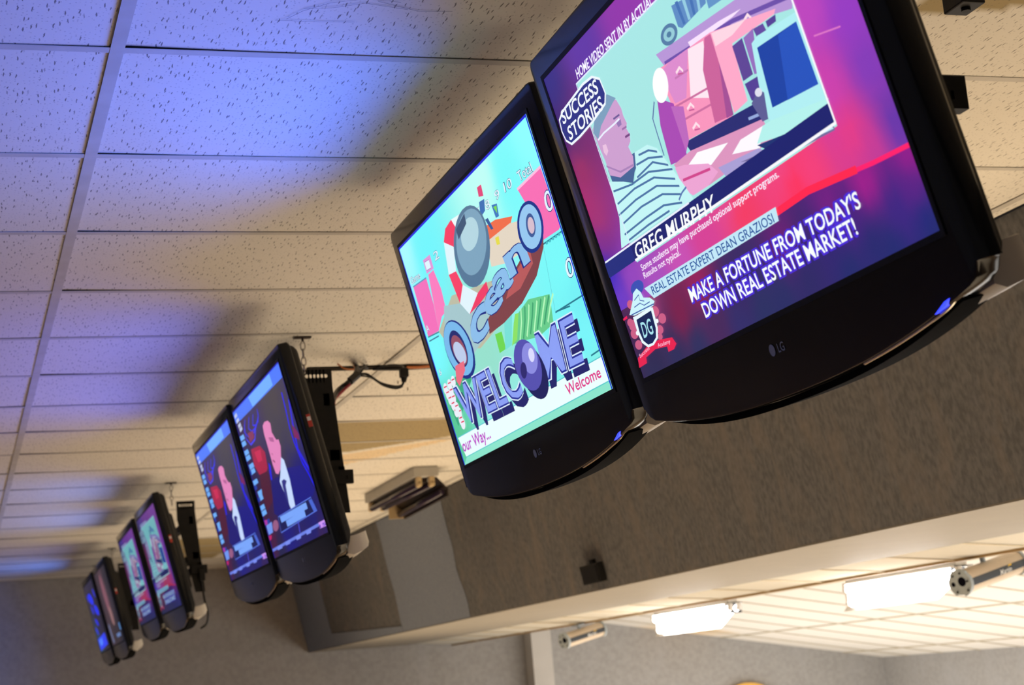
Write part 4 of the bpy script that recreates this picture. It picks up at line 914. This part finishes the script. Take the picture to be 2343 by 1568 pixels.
# ------------------------------------------------------------------ ceiling mounts behind each pair of televisions
def torus_link(bm, c, a, b, r, rotz, n=20, k=6):
    for i in range(n):
        pass
    pts = []
    for i in range(n):
        t = 2*math.pi*i/n; y = a*math.sin(t); x = b*math.cos(t)
        pts.append(Vector(c)+Vector((x*math.cos(rotz), x*math.sin(rotz), y)))
    rings = []
    for i in range(n):
        d = (pts[(i+1) % n]-pts[i-1]).normalized(); u = Vector((-math.sin(rotz), math.cos(rotz), 0)); v = d.cross(u)
        rings.append([bm.verts.new(pts[i]+(u*math.cos(2*math.pi*j/k)+v*math.sin(2*math.pi*j/k))*r) for j in range(k)])
    for i in range(n):
        A, B = rings[i], rings[(i+1) % n]
        for j in range(k): bm.faces.new((A[j], A[(j+1) % k], B[(j+1) % k], B[j]))
def side_plate(bm, y, x0t, x1t, zt, x1b, zb):
    """steel cheek with a row of round holes near its top edge"""
    holes = []; nh = 6
    for i in range(nh): holes.append((x0t+.018+(x1t-x0t-.036)*i/(nh-1)*1.0, zt-.022))
    hr = .0062; rows = []
    # top band built round the holes
    xs = [x0t]+[v for h in holes for v in (h[0]-hr*1.35, h[0]+hr*1.35)]+[x1t]
    zb1 = zt-.044
    for yy in (y, y+.003):
        def P(x, z): return bm.verts.new((x, yy, z))
        for i in range(0, len(xs)-1, 2):
            bm.faces.new([P(xs[i], zt), P(xs[i+1], zt), P(xs[i+1], zb1), P(xs[i], zb1)])
        for hx, hz in holes:
            s = 1.35*hr; K = 12
            rim = [(hx+hr*math.cos(2*math.pi*j/K), hz+hr*math.sin(2*math.pi*j/K)) for j in range(K)]
            def sq(j):
                a = 2*math.pi*j/K; c, q = math.cos(a), math.sin(a); 
                tz = .022; k = min(s/abs(c) if abs(c) > 1e-6 else 9, tz/abs(q) if abs(q) > 1e-6 else 9)
                return (hx+k*c, hz+k*q)
            for j in range(K):
                a, b = j, (j+1) % K; q1, q2 = sq(a), sq(b)
                poly = [P(*rim[a]), P(*q1)]
                if abs(q1[0]-q2[0]) > 1e-6 and abs(q1[1]-q2[1]) > 1e-6:
                    cxn = q1[0] if abs(abs(q1[0]-hx)-s) < 1e-6 else q2[0]; czn = q1[1] if abs(abs(q1[1]-hz)-.022) < 1e-6 else q2[1]
                    poly.append(P(cxn, czn))
                poly += [P(*q2), P(*rim[b])]
                bm.faces.new(poly)
        bm.faces.new([P(x0t, zb1), P(x1t+.001, zb1), P(x1b, zb), P(x1b-.05, zb), P(x0t, zb1-.05)])
    # folded rear flange
    box(bm, x1t-.001, x1t+.002, y, y+.035, zt-.05, zt)
def mount(yn, yf, x0, x1, zt, label, ye=None, x1b=None):
    e = empty('tv_mount', (1.15, (yn+yf)/2, H)); inv = Matrix.Translation((-1.15, -(yn+yf)/2, -H))
    tag(e, label, 'tv mount', 'steel mounts behind the televisions')
    def add(name, bm, m, sm=False):
        bm.transform(inv); return obj(name, bm, m, e, sm)
    for y in (yn, yf):
        bm = bmesh.new(); side_plate(bm, y, x0, x1, zl(zt), x1b or x1+.035, zl(zt-.47)); add('side_plate', bm, M_STEEL)
        # chain from a ceiling eye down to the cheek
        xc = 1.118; bm = bmesh.new(); z = H-.018; k = 0
        while z > zl(zt)-.01:
            torus_link(bm, (xc, y+.0015, z-.012), .0155, .0075, .0022, (k % 2)*math.pi/2); z -= .0255; k += 1
        add('chain', bm, M_CHAIN, True)
        bm = bbox(xc-.028, xc+.028, y-.012, y+.014, H-.0045, H-.0005); cyl(bm, (xc, y, H-.004), (xc, y, H-.014), .004, 10); add('ceiling_eye', bm, M_DARKREFL)
    bm = bmesh.new()
    box(bm, (1.165 if ye else x1)-.03, (1.165 if ye else x1)-.01, yn-.0, yf+(.75 if ye else .02), zl(zt-.12), zl(zt-.08)); add('rail', bm, M_STEEL)
    bm = bbox((x1 if not ye else 1.187)+.005, (x1 if not ye else 1.187)+.025, yn-.0, yf+(.75 if ye else .02), zl(zt-.36), zl(zt-.32)); add('rail', bm, M_STEEL)
    bm = bmesh.new(); box(bm, (x1 if not ye else 1.17)-.02, (x1 if not ye else 1.17)+.012, yn, yf, zl(zt-.30), zl(zt-.265)); add('crossbar', bm, M_STEEL)
    # square channel end sticking out behind, with a slot through it
    bm = bmesh.new(); xa, xb = (x1 if not ye else 1.185)-.03, (x1 if not ye else 1.187)+.050; za, zb = zl(zt-.376), zl(zt-.332); y0 = ye if ye is not None else yn; s0 = xb-.024
    for q_ in ((xa, s0, za, zb), (s0+.005, xb, za, zb), (s0, s0+.005, za, za+.012), (s0, s0+.005, zb-.020, zb)): box(bm, q_[0], q_[1], y0-.01, y0+.012, q_[2], q_[3])
    box(bm, xa, s0-.004, y0+.012, yn+.05, za+.004, zb-.004)
    add('channel_end', bm, M_STEEL)
    return e
mount(1.82, 2.74, 1.075, 1.118, 1.035, 'black steel ceiling mount behind the nearest pair of televisions', 1.81, 1.245)
mount(5.45, 6.95, 1.107, 1.205, 1.045, 'black steel ceiling mount with round holes behind the second pair of televisions')
m3 = mount(9.02, 10.55, 1.14, 1.232, 1.055, 'black steel ceiling mount behind the third pair of televisions')
mount(12.5, 13.9, 1.155, 1.25, 1.045, 'black steel ceiling mount behind the farthest pair of televisions')

iv3 = Matrix.Translation((-1.15, -(9.02+10.55)/2, -H))
bm = bmesh.new(); tube(bm, [(1.25, 9.02, zl(.68)), (1.252, 9.02, zl(.62)), (1.262, 9.02, zl(.54)), (1.272, 9.0, zl(.47)), (1.262, 9.0, zl(.42)), (1.235, 9.02, zl(.40))], .006); bm.transform(iv3); obj('power_cord', bm, M_CABLE, m3, True)
bm = bbox(1.238, 1.268, 9.0, 9.04, zl(.64), zl(.70), .003); bm.transform(iv3); obj('plug', bm, M_MATTE, m3)

# ------------------------------------------------------------------ wiring at the ceiling gap behind the second pair
g = obj('trim_4', bbox(1.24, 1.72, 5.975, 6.035, H-.0035, H-.0015), M_VOID); tag(g, kind='structure')  # dark strip laid on the ceiling as the shade of an open gap
cb = empty('cable_bundle', (1.36, 5.75, zl(1.09))); iv = Matrix.Translation((-1.36, -5.75, -zl(1.09)))
tag(cb, 'bundle of black and red cables running from the ceiling gap to the second pair mount', 'cables')
def wire(pts, r, m, name='cable', parent=cb, inv=iv):
    bm = bmesh.new(); tube(bm, [(x, y, zl(z)) for x, y, z in pts], r); bm.transform(inv); return obj(name, bm, m, parent, True)
wire([(1.215, 5.50, .945), (1.29, 5.75, 1.026), (1.335, 5.75, 1.059), (1.372, 5.8, 1.10), (1.41, 5.95, 1.146), (1.43, 6.0, 1.152)], .0085, M_CABLE)
wire([(1.215, 5.51, .935), (1.28, 5.75, 1.008), (1.34, 5.76, 1.052), (1.378, 5.8, 1.097), (1.44, 5.95, 1.145), (1.46, 6.0, 1.152)], .006, M_CABLE)
wire([(1.212, 5.47, .930), (1.255, 5.64, .978), (1.30, 5.74, 1.018), (1.335, 5.745, 1.048)], .005, M_CRED, 'red_cable')
wire([(1.33, 5.9, 1.150), (1.35, 5.88, 1.128), (1.385, 5.88, 1.125), (1.40, 5.95, 1.150)], .0028, M_CORG, 'orange_wire')
wire([(1.35, 5.77, 1.07), (1.372, 5.76, 1.083), (1.40, 5.78, 1.115), (1.445, 5.93, 1.150)], .003, M_CABLE)
bm = bmesh.new(); cyl(bm, (1.335, 5.745, zl(1.058)), (1.366, 5.75, zl(1.083)), .014, 12); bm.transform(iv); obj('cable_tie', bm, M_CABLE, cb)
pa = empty('power_adapter', (1.53, 5.76, zl(1.10))); iv2 = Matrix.Translation((-1.53, -5.76, -zl(1.10)))
tag(pa, 'small black power adapter dangling on its looped cord below the ceiling gap', 'adapter')
bm = bbox(1.517, 1.546, 5.745, 5.775, zl(1.068), zl(1.100), .004); cyl(bm, (1.529, 5.76, zl(1.052)), (1.531, 5.76, zl(1.070)), .008, 12, .012); bm.transform(iv2); obj('adapter_body', bm, M_MATTE, pa)
wire([(1.375, 5.75, 1.082), (1.40, 5.75, 1.080), (1.442, 5.75, 1.050), (1.49, 5.75, 1.036), (1.520, 5.76, 1.040), (1.529, 5.76, 1.056)], .0045, M_CABLE, 'cord', pa, iv2)
wire([(1.375, 5.745, 1.075), (1.41, 5.745, 1.068), (1.45, 5.745, 1.040), (1.495, 5.75, 1.028), (1.522, 5.755, 1.036)], .003, M_CABLE, 'cord', pa, iv2)
wire([(1.532, 5.76, 1.10), (1.535, 5.8, 1.118), (1.52, 5.9, 1.14), (1.49, 6.0, 1.151)], .004, M_CABLE, 'cord', pa, iv2)
for q_ in ((1.505, 1.046), (1.538, 1.022)):
    bm = bbox(q_[0], q_[0]+.004, 5.755, 5.760, zl(q_[1]), zl(q_[1]+.011)); bm.transform(iv2); obj('prong', bm, M_CHAIN, pa)
wr = bmesh.new(); tube(wr, [(1.60, 5.975, H-.008), (1.64, 5.965, H-.011), (1.68, 5.955, H-.010), (1.73, 5.94, H-.006)], .005)
o = obj('orange_cord', wr, M_CORG, None, True); tag(o, 'thin orange wire lying along the ceiling gap left of the scoreboard television', 'wire')
wr = bmesh.new(); tube(wr, [(1.48, 5.995, H-.008), (1.55, 5.99, H-.011), (1.62, 5.985, H-.011), (1.74, 5.98, H-.006)], .0055)
o = obj('black_cord', wr, M_CABLE, None, True); tag(o, 'black cable running along the ceiling gap above the dangling adapter', 'cable')
jb = empty('junction_box', (1.70, 2.43, H)); tag(jb, 'black box hanging from the ceiling at the top right corner', 'junction box')
bm = bbox(-.052, -.006, -.055, .005, -.094, -.002, .003); obj('box_body', bm, M_MATTE, jb)
bm = bmesh.new(); cyl(bm, (-.03, -.03, -.094), (-.03, -.03, -.100), .008, 12); obj('cable_gland', bm, M_STEEL, jb)

# ------------------------------------------------------------------ blacklight fixture on the ceiling by the soffit
bf = empty('blacklight_fixture', (2.43, 9.38, H)); tag(bf, 'grey ceiling fixture with dark unlit tubes beside the brown sloped wall', 'light fixture')
iv = Matrix.Translation((-2.43, -9.38, -H))
def addb(name, bm, m, sm=False, par=bf, inv=iv):
    bm.transform(inv); return obj(name, bm, m, par, sm)
addb('housing', bbox(2.356, 2.490, 8.806, 9.96, zl(1.100), H-.001, .003), M_HOUS)
for x in (2.385, 2.455):
    for y in (8.83, 9.93):
        bm = bmesh.new(); box(bm, x-.014, x+.014, y-.022, y+.022, zl(1.062), zl(1.102), .006); cyl(bm, (x, y-.022, zl(1.060)), (x, y+.022, zl(1.060)), .014, 16); addb('lamp_socket', bm, M_SOCK, True)
    bm = bmesh.new(); cyl(bm, (x, 8.85, zl(1.062)), (x, 9.91, zl(1.062)), .0165, 20); addb('tube', bm, M_BLT, True)
bm = bmesh.new()
prof = [(2.490, 1.104), (2.53, 1.062), (2.552, 1.040), (2.552, .995), (2.545, .995), (2.545, 1.036), (2.524, 1.056), (2.482, 1.098)]
A = [bm.verts.new((x, 8.86, zl(z))) for x, z in prof]; B = [bm.verts.new((x+.04, 9.96, zl(z))) for x, z in prof]
for i in range(len(prof)): bm.faces.new((A[i], A[(i+1) % 8], B[(i+1) % 8], B[i]))
bm.faces.new(A); bm.faces.new(B[::-1]); addb('side_reflector', bm, M_DARKREFL)
bm = bmesh.new(); cyl(bm, (2.515, 8.87, zl(1.022)), (2.560, 9.95, zl(1.022)), .017, 20); addb('tube', bm, M_BLT, True)
bm = bmesh.new(); box(bm, 2.40, 2.44, 8.86, 9.94, zl(1.075), zl(1.101)); addb('reflector', bm, M_DARKREFL)
addb('end_plate', bbox(2.495, 2.60, 9.955, 9.965, zl(1.000), zl(1.09)), M_SOCK)

# small black box speaker on the soffit
sp = empty('wall_speaker', (2.935, 7.77, zl(.475))); tag(sp, 'small square black speaker on the lower part of the brown sloped wall', 'speaker')
sp.rotation_euler = (0, -.19, 0)
bm = bbox(-.034, .0, -.118, .118, -.046, .046, .004); obj('cabinet', bm, M_MATTE, sp)
bm = bbox(-.037, -.033, -.105, .105, -.038, .038, .001); obj('grille', bm, M_STEEL, sp)
bm = bbox(-.012, .006, -.02, .02, .044, .066); obj('bracket', bm, M_STEEL, sp)

# ------------------------------------------------------------------ fluorescent fixtures hidden behind the ceiling lip
def fluor(y0, y1, label, x=4.385, z=.352):
    e = empty('fluorescent_fixture', (x, (y0+y1)/2, zl(z))); tag(e, label, 'light fixture', 'lit fluorescent fixtures behind the ceiling step')
    h = (y1-y0)/2
    bm = bmesh.new()
    prof = [(-.045, .0), (.060, .0), (.072, -.135), (.068, -.136), (.056, -.006), (-.043, -.008)]
    A = [bm.verts.new((a, -h+(.35 if b < -.1 else .0), b)) for a, b in prof]; B = [bm.verts.new((a, h+(.22 if b < -.1 else 0), b)) for a, b in prof]
    for i in range(6): bm.faces.new((A[i], A[(i+1) % 6], B[(i+1) % 6], B[i]))
    obj('reflector', bm, M_FIX, e)
    bm = bbox(-.03, .03, -h*.98, h*.98, .0, .045, .003); obj('ballast_housing', bm, M_FIX, e)
    for xx, dz, dy in ((-.024, 0, 0), (.030, 0, 0), (.030, -.065, .20)):
        hh = h-(.12 if dy else 0)
        bm = bmesh.new(); cyl(bm, (xx, -hh+.03+dy, -.036+dz), (xx, hh-.03+dy, -.036+dz), .019, 18); obj('tube', bm, M_TUBE, e, True)
        for s in (-1, 1):
            bm = bmesh.new(); y_ = s*hh+dy; box(bm, xx-.013, xx+.013, y_-.015, y_+.015, -.030+dz, -.004, .004); cyl(bm, (xx, y_-.013, -.034+dz), (xx, y_+.013, -.034+dz), .0155, 14); obj('lamp_socket', bm, M_FIX, e, True)
    for s in (-.7, .7):
        bm = bmesh.new(); cyl(bm, (0, s*h, .04), (0, s*h, z2(x)-zl(z)+.002), .003, 8); obj('hanger', bm, M_CHAIN, e)
    bm = bmesh.new(); box(bm, -.045, .062, -h+.03, -h+.034, -.062, -.006); obj('end_shield', bm, M_DGREY, e)
    return e
fluor(9.39, 10.57, 'lit white fluorescent fixture over the lanes, farthest, at the middle of the lip')
fluor(6.92, 7.98, 'glaring white fluorescent fixture behind the large cylindrical blower')
fluor(4.60, 5.85, 'lit fluorescent fixture at the right edge behind the far end of the large cylinder')

# ------------------------------------------------------------------ tubular lane lamps hung from the lip
def tubular(a, b, r, label, gap):
    a = Vector(a); b = Vector(b); d = (b-a); Ln = d.length; d.normalize()
    up = Vector((0, 0, 1)); side = d.cross(up).normalized(); up = side.cross(d)      # side points towards the viewer's right/near
    Mx = Matrix((side, d, up)).transposed().to_4x4(); Mx.translation = a
    e = empty('tubular_lamp', mat=Mx); tag(e, label, 'lane lamp', 'silver tubular lamps hung from the ceiling lip')
    n = 40
    bm = bmesh.new(); cyl(bm, (0, .012, 0), (0, Ln-.008, 0), r*.88, n); 
    # flats are modelled by the dark panel standing 1 mm proud
    obj('barrel', bm, M_TAN, e, True).data.set_sharp_from_angle(angle=math.radians(40))
    # dark name panel along the side turned to the viewer
    bm = bmesh.new(); a0, a1 = math.radians(-22), math.radians(14); K = 8
    ri = r*.895
    prev = None
    for i in range(K+1):
        t = a0+(a1-a0)*i/K; p = (ri*math.cos(t), ri*math.sin(t))
        cur = (bm.verts.new((p[0], .014, p[1])), bm.verts.new((p[0], Ln-.010, p[1])))
        if prev: bm.faces.new((prev[0], prev[1], cur[1], cur[0]))
        prev = cur
    obj('name_panel', bm, M_DGREY, e, True)
    bm = bmesh.new(); s = r*.905; cy = Ln*.62
    def onc(y, zz, k=1.0): t = zz/r; return Vector((s*k*math.cos(t), y, s*k*math.sin(t)))
    for t in curve_tris('Martin', .03):
        sc_ = r*.62
        bm.faces.new([bm.verts.new(onc(cy+(1.25-p.x)*-sc_*.9, (p.y-.42)*sc_ - r*.10)) for p in t])
    obj('name_lettering', bm, M_WHITE, e)
    bm = bmesh.new(); bm.faces.new([bm.verts.new(onc(y, z_)) for y, z_ in ((cy+.30*r, .12*r), (cy+.75*r, .12*r), (cy+.90*r, .24*r), (cy+.55*r, .24*r))]); obj('name_flash', bm, M_YEL, e)
    # end castings: notched discs
    for y, nm in ((.0, 'end_casting'), (Ln-.004, 'rear_casting')):
        bm = bmesh.new(); pts = []
        for i in range(48):
            t = 2*math.pi*i/48; k = 1.0
            if abs(math.atan2(math.sin(t+1.75), math.cos(t+1.75))) < .34: k = .86
            if abs(math.atan2(math.sin(t-2.6), math.cos(t-2.6))) < .2: k = .93
            if abs(math.atan2(math.sin(t-.6), math.cos(t-.6))) < .2: k = .95
            pts.append((r*k*math.cos(t), r*k*math.sin(t)))
        A = [bm.verts.new((x, y-.006, z)) for x, z in pts]; B = [bm.verts.new((x, y+.012, z)) for x, z in pts]
        for i in range(48): bm.faces.new((A[i], A[(i+1) % 48], B[(i+1) % 48], B[i]))
        bm.faces.new(A); bm.faces.new(B[::-1]); ec = obj(nm, bm, M_GREYM, e)
        if nm == 'end_casting':
            for q_ in ((.22, .10, .34), (-.58, -.05, .17)):
                bm = bmesh.new(); cyl(bm, (r*q_[0], -.0068, q_[1]*r), (r*q_[0], -.0062, q_[1]*r), r*q_[2], 24); obj('port', bm, M_HOLE, ec)
            for ax, az in ((.2, .72), (.72, .1), (.62, -.55), (-.35, -.62), (-.45, .55)):
                bm = bmesh.new(); cyl(bm, (ax*r, -.012, az*r), (ax*r, -.005, az*r), r*.07, 10); obj('screw', bm, M_STEEL, ec)
    bm = bmesh.new(); cyl(bm, (0, Ln*.45, r*.8), (0, Ln*.45, r*.8+gap), .012, 12); box(bm, -.035, .035, Ln*.35, Ln*.55, r*.8+gap-.006, r*.8+gap, .001); obj('mounting_bracket', bm, M_GREYM, e)
    return e
tubular((4.161, 6.60, zl(.258)), (4.545, 6.74, zl(.338)), .060, 'large silver cylindrical lamp with dark name panel at the right, in front of the glare', .035)
tubular((4.062, 11.5, zl(.248)), (4.385, 11.62, zl(.316)), .057, 'small distant cylindrical lamp near the pale pilaster on the far wall', .035)
# orange round sign on the far wall, only its crown in view
e = empty('wall_sign', (7.017, YF-.03, zl(-.56))); tag(e, 'round orange sign on the far wall, only its top edge visible at the bottom', 'sign')
bm = bmesh.new(); cyl(bm, (0, .026, 0), (0, -.012, 0), .375, 64); obj('disc', bm, M_ORANGE, e)
bm = bmesh.new(); cyl(bm, (0, -.012, 0), (0, -.016, 0), .30, 64); obj('face', bm, M_WHITE, e)
